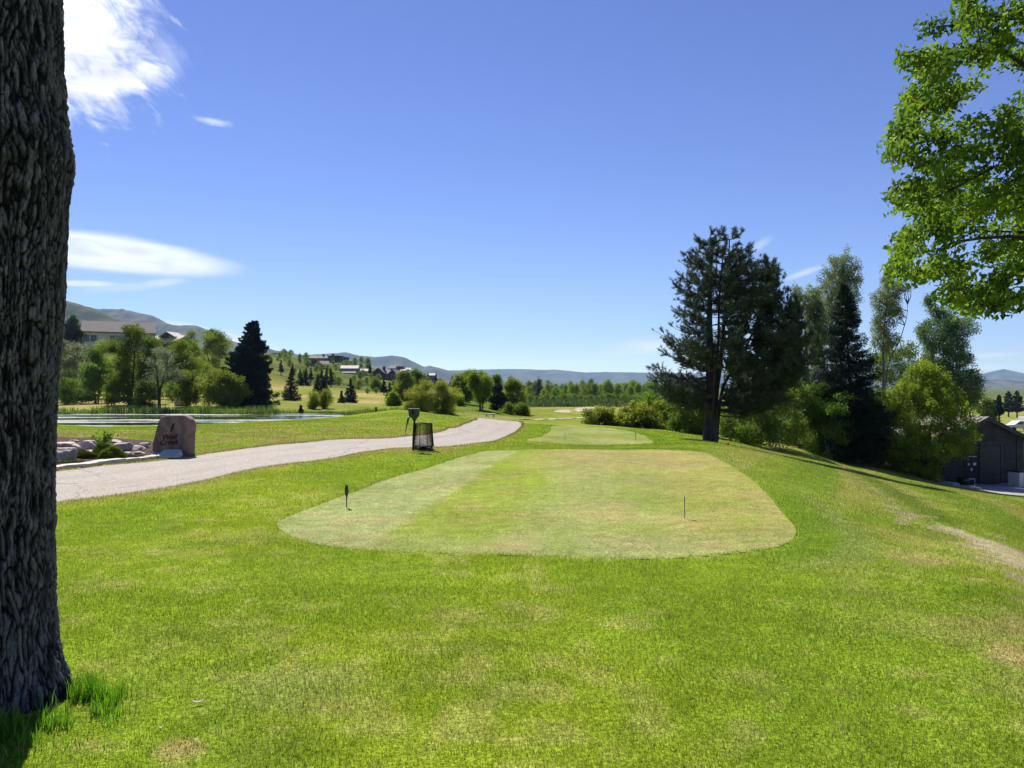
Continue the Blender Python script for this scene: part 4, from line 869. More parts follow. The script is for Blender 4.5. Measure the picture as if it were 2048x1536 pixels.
# loose chips that break up the bed and its edge on the path
gch = Geo(); rng = R(31); n = 5200; xy = np.c_[rng.uniform(BED[:, 0].min(), BED[:, 0].max(), n), rng.uniform(13, 20, n)]; bd = poly_dist(xy[:, 0], xy[:, 1], BED); xy = xy[(bd < .1+.25*(rng.random(n) < .08)) & (xy[:, 0] > -12)]
leaves(gch, np.c_[xy, height(xy[:, 0], xy[:, 1])+.012], .06, rng, .45, .1, jit=1, flatn=np.array([0, 0, 2.]), axis=np.array([0, 0, 0.]))
m, nt = new_mat('chips'); T = NT(nt); T.out(princ(T, T.mix(T.attr(), (.03, .018, .013), (.22, .15, .11)), .9)); tag(gch.build('wood_chips', m), 'loose dark wood chips strewn over the bed', None, None, 'stuff')

# ------------------------------------------------------------------ other small things
m_wood = plain('weathered_post', (.10, .065, .045), .9, scale=12)
p = ground_at(752, 57); t = thing('stake_post', 'short brown stake standing in the grass at the right end of the pond', 'post', p); g = Geo(); tube(g, [(0, 0, -.2), (0, 0, .74)], .085, 8); g.build('shaft', m_wood, t); g = Geo(); lathe(g, [(.09, .72), (.09, .78), (.04, .81), (0, .81)], 8); g.build('cap', m_wood, t)
p = ground_at(980, 62); t = thing('slab_bench', 'low pale slab bench on the grass beyond the path bend', 'bench', p, .1); m_pl = plain('pale_slab', (.55, .52, .46), .8)
g = Geo(); box(g, -.45, .45, -.18, .18, .18, .27, .015); g.build('seat', m_pl, t)
for sx in (-.3, .3): g = Geo(); box(g, sx-.06, sx+.06, -.15, .15, -.1, .178, .01); g.build('leg', m_pl, t)
m_or = plain('orange_plastic', (.75, .13, .03), .5)
p = ground_at(1456, 24.5); t = thing('marker_flag', 'small orange marking flag stuck in the slope right of the tee', 'flag', p, .3); g = Geo(); tube(g, [(0, 0, -.03), (.05, 0, .16)], .004, 6); g.build('wire', m_black, t)
g = Geo(); u_ = np.linspace(0, 1, 6); V = np.concatenate([np.c_[.025+.01*u_, .012*np.sin(u_*4), lerp(.05, .16, u_)], np.c_[-.055+.06*u_, .02+.02*np.sin(u_*4), lerp(.02, .13, u_)]]); i = np.arange(5); g.add(V, None, np.stack([i, i+1, i+7, i+6], 1)); g.build('pennant', m_or, t)
# ------------------------------------------------------------------ shed
def shed():
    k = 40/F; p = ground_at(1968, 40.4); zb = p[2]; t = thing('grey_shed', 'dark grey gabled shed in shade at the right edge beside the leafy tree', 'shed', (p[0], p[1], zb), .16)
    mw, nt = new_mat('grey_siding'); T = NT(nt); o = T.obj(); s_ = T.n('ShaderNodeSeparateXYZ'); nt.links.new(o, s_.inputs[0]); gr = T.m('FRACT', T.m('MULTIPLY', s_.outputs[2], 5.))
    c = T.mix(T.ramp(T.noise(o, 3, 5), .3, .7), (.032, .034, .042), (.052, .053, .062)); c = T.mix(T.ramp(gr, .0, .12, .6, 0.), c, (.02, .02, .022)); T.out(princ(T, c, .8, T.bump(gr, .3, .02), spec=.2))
    md = plain('dark_door', (.034, .034, .04), .6); mt = plain('dark_trim', (.04, .04, .045), .7); ms = plain('shingles', (.17, .155, .145), .95, var=.5, scale=9, bump=.6); mn = plain('dark_recess', (.018, .018, .022), .7); mp = plain('paper', (.62, .62, .58), .8); mwh = plain('white_trim', (.6, .6, .6), .6)
    hw, eh, rh, dp = 2.45, 2.5, 3.62, 9.0
    g = Geo(); V = []
    for y in (0, dp): V += [(-hw, y, -.6), (hw, y, -.6), (hw, y, eh), (0, y, rh-.06), (-hw, y, eh)]
    g.add(V, [[0, 1, 2], [0, 2, 4], [2, 3, 4], [5, 7, 6], [5, 9, 7], [7, 9, 8]], [[0, 4, 9, 5], [1, 6, 7, 2]]); g.build('wall', mw, t)
    for sx in (-1, 1):
        g = Geo(); o_ = .35; sl_ = (rh-eh)/hw; e = hw+.4; V = []
        for y in (-o_, dp+o_): V += [(0, y, rh+.10), (sx*e, y, rh+.10-sl_*e), (sx*e, y, rh-.0-sl_*e), (0, y, rh)]
        g.add(V, None, [[0, 1, 2, 3], [4, 7, 6, 5], [0, 4, 5, 1], [1, 5, 6, 2], [2, 6, 7, 3]] if sx > 0 else [[3, 2, 1, 0], [5, 6, 7, 4], [1, 5, 4, 0], [2, 6, 5, 1], [3, 7, 6, 2]]); g.build('roof', ms, t)
        g = Geo(); V = []
        for y in (-o_-.03, -o_-.004): V += [(0, y, rh+.11), (sx*e, y, rh+.11-sl_*e), (sx*e, y, rh-.13-sl_*e), (0, y, rh-.13)]
        g.add(V, None, [[0, 1, 2, 3], [4, 7, 6, 5], [0, 4, 5, 1], [1, 5, 6, 2], [2, 6, 7, 3]]); g.build('barge_board', mt, t)
    X = lambda px: (px-1968)*k
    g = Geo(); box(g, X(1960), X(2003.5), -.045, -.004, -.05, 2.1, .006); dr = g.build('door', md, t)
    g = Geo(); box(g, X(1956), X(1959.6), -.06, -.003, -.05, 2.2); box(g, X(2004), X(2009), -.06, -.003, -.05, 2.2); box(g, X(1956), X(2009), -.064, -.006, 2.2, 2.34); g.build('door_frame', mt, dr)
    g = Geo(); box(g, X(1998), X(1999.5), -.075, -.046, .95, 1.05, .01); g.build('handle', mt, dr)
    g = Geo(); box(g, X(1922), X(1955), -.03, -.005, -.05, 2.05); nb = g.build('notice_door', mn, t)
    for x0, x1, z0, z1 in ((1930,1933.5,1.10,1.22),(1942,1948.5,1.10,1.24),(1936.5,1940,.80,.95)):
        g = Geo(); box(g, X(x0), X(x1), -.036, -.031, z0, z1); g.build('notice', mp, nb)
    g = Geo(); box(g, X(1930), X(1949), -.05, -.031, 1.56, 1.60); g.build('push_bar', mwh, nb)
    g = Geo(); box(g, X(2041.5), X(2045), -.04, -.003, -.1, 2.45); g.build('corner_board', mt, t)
    return p
sp = shed()
m_wht = plain('white_enamel', (.55, .56, .55), .45, var=.08)
def cabinet():
    p = ground_at(2043, 38.6); t = thing('utility_cabinet', 'white utility cabinet on the pavement against the shed front', 'cabinet', p, .2); g = Geo(); box(g, -.5, .75, -.35, .35, -.05, .80, .02); g.build('body', m_wht, t)
    g = Geo(); box(g, -.53, .78, -.38, .38, .803, .87, .02); g.build('top', m_black, t); g = Geo(); box(g, .02, .20, -.36, -.352, .42, .60); g.build('label_plate', m_black, t)
    for x in (-.22, .33): g = Geo(); box(g, x-.01, x+.01, -.356, -.351, .03, .78); g.build('door_seam', m_gun, t)
cabinet()
p = ground_at(1942, 39.3); t = thing('wire_rack', 'small white framed stand on the ground before the dark shed door', 'stand', p, .16); mwf = plain('white_frame', (.7, .7, .7), .5)
g = Geo(); tube(g, [(-.2, 0, -.05), (-.2, 0, .36)], .018, 6); g.build('leg', mwf, t); g = Geo(); tube(g, [(.2, 0, -.05), (.2, 0, .36)], .018, 6); g.build('leg', mwf, t); g = Geo(); box(g, -.22, .22, -.03, .03, .362, .40, .008); g.build('top_rail', mwf, t); g = Geo(); box(g, -.178, .178, -.008, .008, .02, .358); g.build('panel', m_black, t)
p = ground_at(1925, 38.6); t = thing('planter_tub', 'dark square tub standing left of the white framed stand', 'tub', p, .1); g = Geo(); lathe(g, [(0, -.05), (.25, -.05), (.29, .40), (.31, .40), (.31, .46), (.26, .46), (.25, .40), (0, .38)], 20); g.build('tub_body', m_black, t); g = Geo(); box(g, -.16, .16, -.32, -.30, .33, .36); g.build('grip', m_gun, t)
# vehicles beyond the shed
def truck():
    p = ground_at(2040, 124); t = thing('pickup_truck', 'white pickup truck parked beyond the shed roof', 'pickup truck', (p[0], p[1], p[2]), .06); mg = plain('dark_glass', (.03, .035, .04), .15, spec=.6); mty = plain('tyre', (.02, .02, .02), .9)
    L_ = 2.7; prof = [(-L_,.55),(-L_,1.08),(-1.55,1.15),(-.75,1.72),(.45,1.74),(.7,1.12),(L_,1.08),(L_,.5)]
    g = Geo(); n = len(prof); V = [(x, -.92, z) for x, z in prof]+[(x, .92, z) for x, z in prof]
    bmm = __import__('bmesh').new(); vs = [bmm.verts.new(v) for v in V]; bmm.faces.new(vs[:n]); bmm.faces.new(vs[n:][::-1])
    for i in range(n): bmm.faces.new([vs[i], vs[n+i], vs[n+(i+1) % n], vs[(i+1) % n]])
    __import__('bmesh').ops.recalc_face_normals(bmm, faces=bmm.faces[:]); __import__('bmesh').ops.bevel(bmm, geom=bmm.edges[:], offset=.06, segments=2, affect='EDGES'); me = bpy.data.meshes.new('body'); bmm.to_mesh(me); bmm.free(); me.materials.append(m_wht); o = bpy.data.objects.new('body', me); COL.objects.link(o); o.parent = t
    g = Geo(); V = [(-1.38,-.93,1.16),(-.72,-.93,1.62),(-.2,-.93,1.64),(-.2,-.93,1.16),(-.1,-.93,1.16),(-.1,-.93,1.64),(.38,-.93,1.64),(.52,-.93,1.16)]; g.add(V, None, [[0, 3, 2, 1], [4, 7, 6, 5]]); g.build('side_window', mg, t)
    for x in (-1.75, 1.65):
        for y in (-.86, .86): g = Geo(); tube(g, [(x, y-.1, .38), (x, y+.1, .38)], .38, 18); g.build('wheel', mty, t)
truck()
p = ground_at(2062, 128); t = thing('box_trailer', 'white box trailer right of the pickup at the picture edge', 'trailer', p, .05); g = Geo(); box(g, -1.5, 1.5, -1.1, 1.1, .55, 2.35, .05); g.build('body', m_wht, t)
for x in (-.6, .6):
    g = Geo(); tube(g, [(x, -1.0, .3), (x, -.8, .3)], .34, 16); g.build('wheel', m_black, t)
g = Geo(); tube(g, [(-1.5, 0, .5), (-2.4, 0, .45)], .06, 6); g.build('tow_bar', m_black, t)
# ------------------------------------------------------------------ trees
L_SPR = leaf_mat('spruce_needles', (.008, .017, .012), (.028, .05, .034), .12, gloss=.03)
L_BLUE = leaf_mat('blue_spruce_needles', (.010, .020, .017), (.04, .06, .05), .12, gloss=.03)
L_PINE = leaf_mat('pine_needles', (.014, .026, .016), (.105, .15, .095), .22, gloss=.06)
L_DARK = leaf_mat('dark_leaf', (.018, .04, .006), (.10, .165, .018), .42)
L_MID = leaf_mat('mid_leaf', (.035, .075, .008), (.18, .27, .025), .48)
L_LIME = leaf_mat('lime_leaf', (.06, .115, .008), (.25, .35, .02), .5)
L_WIL = leaf_mat('willow_leaf', (.065, .11, .012), (.28, .36, .045), .5)
L_SIL = leaf_mat('silver_leaf', (.075, .10, .045), (.28, .32, .18), .42)
L_GOLD = leaf_mat('golden_willow_leaf', (.11, .15, .012), (.36, .40, .05), .55)
L_BUSH = leaf_mat('bright_maple_leaf', (.05, .11, .006), (.27, .40, .02), .58, gloss=.05)
L_POP = leaf_mat('poplar_leaf', (.065, .105, .035), (.24, .32, .11), .5, gloss=.05)
L_MAP = leaf_mat('maple_leaf', (.022, .066, .006), (.215, .34, .018), .52, gloss=.05)
L_HED = leaf_mat('hedge_leaf', (.06, .11, .008), (.33, .41, .03), .56, gloss=.06)
B_GR = bark_mat('grey_bark', (.11, .095, .08)); B_DK = bark_mat('dark_bark', (.05, .042, .036)); B_PI = bark_mat('pine_bark', (.055, .047, .045)); B_WH = bark_mat('pale_bark', (.38, .36, .32), 4.)

def limbs(g, stems, ctrs, rng, n, r0, droop=0., back=.25, sides=5):
    """thin limbs running from the nearest stem to some of the leaf clusters"""
    S = np.concatenate([np.array(s, float) for s in stems]); idx = rng.permutation(len(ctrs))[:n]
    for c in ctrs[idx]:
        dist = np.linalg.norm((S-c)*np.array([1, 1, .8])-np.array([0, 0, -back*2]), axis=1)+3*np.maximum(0, S[:, 2]-c[2])
        b = S[dist.argmin()]; L_ = np.linalg.norm(c-b); 
        if L_ < .05: continue
        mid = lerp(b, c, .5)+np.array([0, 0, -.10*L_+droop*L_])+rng.normal(0, .05*L_, 3); r = r0*min(1, L_/2.5+.25)
        tube(g, [b, lerp(b, mid, .6), mid, lerp(mid, c, .6), c], np.array([r, r*.8, r*.6, r*.4, r*.2]), sides, False)
def polyline(pts, n=24):
    P = np.array(pts, float); s = np.r_[0, np.cumsum(np.linalg.norm(np.diff(P, axis=0), axis=1))]; q = np.linspace(0, s[-1], n); return np.stack([np.interp(q, s, P[:, k]) for k in range(3)], 1)

class View:
    """frame of a tree traced at distance d: photo pixels -> local metres round its base"""
    def __init__(s, X, d, base=None):
        s.d = d; s.k = d/F; s.p = ground_at(X, d) if base is None else np.array(base); s.X = X
        s.ray = unit(np.array([s.p[0], s.p[1], 0.])); s.rt = np.array([s.ray[1], -s.ray[0], 0]); s.cs = s.ray[1]
    def loc(s, X, Y, o=0.):
        X = np.asarray(X, float); Y = np.asarray(Y, float); o = np.asarray(o, float)
        sc = 1+o*s.cs/s.d*.0
        return ((X-s.X)*s.k*s.cs)[..., None]*s.rt*1.0+o[..., None]*s.ray+np.stack([0*X, 0*X, (EYE+(CY-Y)*s.k*sc)-s.p[2]+0*o], -1)
def sample_outline(v, poly, n, rng, gap=0., seed=0, edge=0., gs=14., thick=1.):
    poly = np.array(poly, float); x0, y0 = poly.min(0); x1, y1 = poly.max(0); out = []
    ys = np.arange(y0, y1+1); xl = np.full(len(ys), 1e9); xr = np.full(len(ys), -1e9)
    for i in range(len(poly)):
        a, b = poly[i-1], poly[i]; lo, hi = (a, b) if a[1] < b[1] else (b, a); m = (ys >= lo[1]-.5) & (ys <= hi[1]+.5)
        xx = np.interp(ys[m], [lo[1], hi[1]+1e-6], [lo[0], hi[0]]); xl[m] = np.minimum(xl[m], xx); xr[m] = np.maximum(xr[m], xx)
    tot = 0
    while tot < n:
        X = rng.uniform(x0, x1, n*2); Y = rng.uniform(y0, y1, n*2); u = rng.uniform(-1, 1, n*2)
        yi = np.clip((Y-y0).astype(int), 0, len(ys)-1); hw = np.maximum((xr[yi]-xl[yi])/2, 1); t = (X-(xl[yi]+xr[yi])/2)/hw
        hd = np.sqrt(np.clip(1-t*t, 0, 1)); o = u*hw*v.k*thick
        ok = in_poly(X, Y, poly) & (abs(u) < hd*1.0)
        if gap: ok &= fbm(X/gs+seed, Y/gs, seed, 2, u*hw/gs) > gap
        if edge: ok &= (np.hypot(t, u) > edge) | (rng.random(n*2) < .35)
        q = np.stack([X, Y, o], 1)[ok]; out.append(q); tot += len(q)
        if len(out) > 60: break
    return np.concatenate(out)[:n]
def smooth_poly(poly, rng, jag=0., n=None):
    P = smooth_loop(poly, n or max(40, len(poly)*5)); 
    if jag: P = P+rng.normal(0, jag, P.shape)
    return P
def leafy(name, label, X, d, poly, mat, bark, seed, ncl=120, lpc=26, rc=.35, ls=.12, tr=.12, stems=None, nl=40, gap=.38, cat='tree', group=None, aspect=.55, gs=14., thick=1., pick=None, hang=None, base=None, nstem=1, top=.82, jag=1.8, lr=None, edge=0., sup=7):
    """broadleaf tree from its outline; stems = polylines in photo pixels (X, Y)"""
    rng = R(seed); v = View(X, d, base); t = thing(name, label, cat, v.p, 0, group)
    q = sample_outline(v, smooth_poly(poly, rng, jag), ncl, rng, gap, seed, edge, gs, thick); C = v.loc(q[:, 0], q[:, 1], q[:, 2])
    if sup:
        ns = max(6, ncl//sup); k_ = rng.integers(0, ns, ncl); wd_ = np.ptp(np.array(poly)[:, 0])*v.k; ctr_ = C[:ns]; C = ctr_[k_]+rng.normal(0, 1, (ncl, 3))*np.array([.085, .085, .05])*wd_
        clt = rng.uniform(-.2, .55, ns)[k_]+rng.uniform(-.1, .3, ncl)
    else: clt = rng.uniform(-.15, .8, ncl)
    g = Geo(); P = np.array(poly, float); yb = P[:, 1].max(); yt = P[:, 1].min(); SL = []
    if stems is None:
        xt = P[P[:, 1].argmin(), 0]; xm = P[:, 0].mean(); stems = []
        for k in range(nstem):
            f = 0 if nstem == 1 else (k/(nstem-1)-.5)
            stems.append([(X+f*4, None), (lerp(X, xm, .5)+f*(P[:, 0].max()-P[:, 0].min())*.3, lerp(yb, yt, .4)), (lerp(xm, xt, .6)+f*(P[:, 0].max()-P[:, 0].min())*.6, lerp(yb, yt, top-.18*abs(f)))])
    for k, s in enumerate(stems):
        pl = [np.array([(s[0][0]-X)*v.k, 0, -.25]) if s[0][1] is None else v.loc(*s[0])]+[v.loc(*q_)+rng.normal(0, .06*v.k*20, 3)*np.array([1, 1, 0]) for q_ in s[1:]]
        pl = polyline(smooth_loop(pl, 24, False) if len(pl) > 2 else pl, 22); SL.append(pl)
        r = tr*(1 if k == 0 else .72); tube(g, pl, np.interp(np.linspace(0, 1, 22), [0, .06, .5, 1], [r*1.25, r, r*.6, r*.15]), 8)
    limbs(g, SL, C, rng, nl, lr or tr*.38); g.build('trunk', bark, t, True)
    g = Geo(); off = rng.normal(0, 1, (ncl, lpc, 3)); off *= (rc*.86*np.abs(rng.normal(1, .25, (ncl, lpc, 1))))/np.maximum(1, np.linalg.norm(off, axis=2, keepdims=True)/1.3)*.62
    c = (C[:, None]+off).reshape(-1, 3); tint = np.clip(np.repeat(clt, lpc)+rng.uniform(-.1, .4, ncl*lpc), 0, 1)
    leaves(g, c, ls, rng, aspect, .12, None if hang is None else np.array([0, 0, hang]), 1., tint); g.build('crown', mat, t); return t
def spruce(name, label, X, d, top, bottom, mat, seed, wl, wr, sh=.9, nb=170, npb=70, ls=.22, cat='spruce tree', group=None, tr=.12, lean=0., droop=.25, skirt=0., xb=None, clump=.5, root=None, base=None):
    """conifer: branches round a straight leader, wl/wr = (height fraction, half width in photo px) tables"""
    rng = R(seed); v = View(X, d, base); t = thing(name, label, cat, v.p, 0, group); zt = EYE+(CY-top)*v.k-v.p[2]; zb = EYE+(CY-bottom)*v.k-v.p[2]
    g = Geo(); tp = np.array([lean*v.k, 0, zt]); pl = polyline([(0, 0, -.3), (0, 0, zb), tp], 14); tube(g, pl, np.linspace(tr, .012, 14), 8)
    gc = Geo(); wl = np.array(wl, float); wr = np.array(wr, float)
    for k in range(nb):
        f = 1-(1-(k+rng.random())/nb)**1.25 if True else 0; f = 1-math.sqrt(1-min(.999, (k+rng.random())/nb)) if k % 3 == 0 else f
        f = min(f, .99); z = lerp(zb, zt, f); az = rng.uniform(0, 2*math.pi); ca = math.cos(az); L0 = lerp(np.interp(f, wl[:, 0], wl[:, 1]), np.interp(f, wr[:, 0], wr[:, 1]), (ca+1)/2)*v.k
        L_ = max(.08, L0*rng.uniform(.72, 1.08)); dirh = ca*v.rt+math.sin(az)*v.ray; s = np.linspace(0, 1, 6)
        ax = np.array([lean*v.k*max(0, (z-zb)/(zt-zb)), 0, 0])
        dz = -droop*L_*np.sin(s*1.9)+.10*L_*s*s+(.35*L_*s*f*f)
        pts_ = ax+np.array([0, 0, z])+dirh*(s*L_)[:, None]+np.array([0, 0, 1.])*dz[:, None]
        tube(g, pts_, np.linspace(max(.012, .018*L_), .004, 6), 4, False)
        m = max(8, int(npb*(L_/1.6)**.9)); u = rng.uniform(.12, 1, m)**.75; side = rng.uniform(-1, 1, m); perp = np.cross(dirh, [0, 0, 1.])
        wid = .30*L_*(1.05-u*.85)+.05; c = ax+np.array([0, 0, z])+dirh*(u*L_)[:, None]+perp*(side*wid)[:, None]+np.array([0, 0, 1.])*(np.interp(u, s, dz)-abs(side)*wid*.35+rng.normal(0, .03+.03*L_, m)-skirt*rng.random(m)*L_*.3)[:, None]
        axd = dirh+perp*side[:, None]*.9+np.array([0, 0, -.35-skirt])
        leaves(gc, c, ls, rng, .30, .10, axd*1.4, .55, np.clip(rng.uniform(0, .6)+rng.uniform(-.1, .4, m), 0, 1))
    g.build('trunk', B_DK, t, True); gc.build('crown', mat, t); return t
CONE = [(0, 1), (.08, .98), (.3, .78), (.6, .45), (.85, .17), (1, .03)]
def cone(w): return [(a, b*w) for a, b in CONE]

# --- the big pine on the right
def big_pine():
    rng = R(77); X0, d = 1416, 30.; v = View(X0, d); t = thing('pine_tree', 'tall dark many stemmed pine standing on the brow right of the tees', 'pine tree', v.p)
    z4 = lambda P: [(1250+a/4, 430+b/4) for a, b in P]
    A = z4([(790,100),(870,120),(945,128),(962,235),(1008,195),(1032,310),(1088,352),(1078,450),(1120,440),(1160,362),(1222,400),(1245,545),(1272,570),(1282,640),(1340,632),(1385,740),(1415,800),(1405,860),(1445,865),(1505,955),(1530,1090),(1490,1250),(1410,1370),(1300,1480),(1120,1530),(900,1500),(800,1420),(700,1310),(600,1260),(420,1170),(280,1120),(270,1060),(200,1010),(155,960),(185,925),(235,900),(260,872),(300,950),(400,960),(520,990),(560,960),(420,905),(320,850),(335,812),(480,810),(560,790),(420,770),(325,745),(302,690),(330,690),(420,725),(350,560),(315,465),(390,430),(470,430),(400,335),(410,305),(500,270),(560,270),(545,215),(600,145),(650,150),(705,125),(735,205),(760,170)])
    Bq = z4([(640,1250),(520,1300),(420,1270),(300,1300),(280,1260),(205,1195),(160,1270),(118,1285),(130,1350),(230,1440),(320,1500),(480,1490),(640,1540),(900,1520),(760,1380)])
    stems = [[(1418,None),(1421,800),(1420,730),(1419,640),(1422,560),(1424,500),(1420,475)],[(1426,None),(1432,790),(1440,735),(1448,650),(1455,560),(1460,475)],[(1420,None),(1428,770),(1436,690),(1438,610),(1445,520)],[(1430,None),(1445,780),(1480,720),(1515,640),(1540,535)],[(1428,None),(1440,800),(1500,760),(1570,690),(1600,640)]]
    g = Geo(); SL = []
    offs = [0, .25, -.35, .4, -.1]
    for k, s in enumerate(stems):
        P = [np.array([(s[0][0]-X0)*v.k, 0, -.3])]+[v.loc(a, b, offs[k]*min(1, i/2)*2) for i, (a, b) in enumerate(s[1:], 1)]
        pl = smooth_loop(P, 30, False); SL.append(pl); r = [.24, .13, .10, .085, .07][k]; tube(g, pl, np.interp(np.linspace(0, 1, 30), [0, .1, .35, 1], [r*1.35, r, r*.72, .02]), 10)
    S = np.concatenate(SL); gc = Geo(); tufts = []; tdir = []
    for poly, nb in ((A, 540), (z4([(960,240),(1160,365),(1240,420),(1290,620),(1390,760),(1440,870),(1520,1000),(1525,1100),(1480,1260),(1300,1470),(1080,1520),(860,1490),(820,1200),(900,900),(880,500)]), 330), (Bq, 75)):
        q = sample_outline(v, poly, nb, rng, .26, 5, .5, 22., .95); q = q[~((q[:, 2] < .3) & (abs(q[:, 0]-1430) < np.interp(q[:, 1], [520, 620, 860], [6, 20, 36])) & (q[:, 1] > 520))]; E = v.loc(q[:, 0], q[:, 1], q[:, 2])
        P2 = np.array(poly)
        for e in E:
            dd = np.linalg.norm((S-e)*np.array([1, 1, 1.25])+np.array([0, 0, .0]), axis=1)+2.2*np.maximum(0, S[:, 2]-e[2]+.15*np.linalg.norm((S-e)[:, :2], axis=1)); b = S[dd.argmin()]
            L_ = np.linalg.norm(e-b)
            if L_ < .2: continue
            s = np.linspace(0, 1, 9); arch = -.14*L_*np.sin(s*math.pi)+.0; pts_ = b+(e-b)*s[:, None]+np.array([0, 0, 1.])*arch[:, None]+np.cumsum(rng.normal(0, .012*L_, (9, 3)), 0)
            tube(g, pts_, np.linspace(.010+.009*L_, .005, 9), 5, False)
            for k in range(int(3+L_*6)):
                u = rng.uniform(.34, 1); b2 = b+(e-b)*u+np.array([0, 0, -.14*L_*math.sin(u*math.pi)]); dirn = unit(unit(e-b)*.8+rng.normal(0, .75, 3)+np.array([0, 0, .35])); l2 = rng.uniform(.18, .55)*(1.15-.5*u)*min(1, .4+L_/3)
                e2 = b2+dirn*l2+np.array([0, 0, .10*l2]); tube(g, [b2, e2], [.008, .004], 3, False)
                for w_ in np.arange(.25, 1.01, .24/max(l2, .25)*.55): tufts.append(lerp(b2, e2, w_)); tdir.append(unit(dirn+np.array([0, 0, .45])))
            tufts.append(pts_[-1]); tdir.append(unit(e-b+np.array([0, 0, .6*L_])))
    Tf = np.array(tufts); Td = np.array(tdir); n = len(Tf); m = 20
    th = rng.uniform(0, 2*math.pi, (n, m)); sp = rng.uniform(.15, 1.35, (n, m)); a1 = unit(np.cross(Td, rng.normal(size=(n, 3)))); a2 = np.cross(Td, a1)
    nd = np.cos(sp)[..., None]*Td[:, None]+np.sin(sp)[..., None]*(np.cos(th)[..., None]*a1[:, None]+np.sin(th)[..., None]*a2[:, None])
    ln = rng.uniform(.10, .165, (n, m, 1)); root = Tf[:, None]+Td[:, None]*rng.uniform(-.06, .05, (n, m, 1)); sd_ = unit(np.cross(nd, rng.normal(size=(n, m, 3))))*.0088
    V = np.stack([root-sd_, root+sd_, root+nd*ln], 2).reshape(-1, 3); i = np.arange(n*m)[:, None]*3
    tint = np.clip(np.repeat(rng.uniform(.05, .8, n), m)+rng.uniform(-.15, .25, n*m), 0, 1); gc.add(V, i+np.array([[0, 1, 2]]), None, np.repeat(tint, 3)); print('pine tufts', n)
    g.build('trunk', B_PI, t, True); gc.build('crown', L_PINE, t)
big_pine()

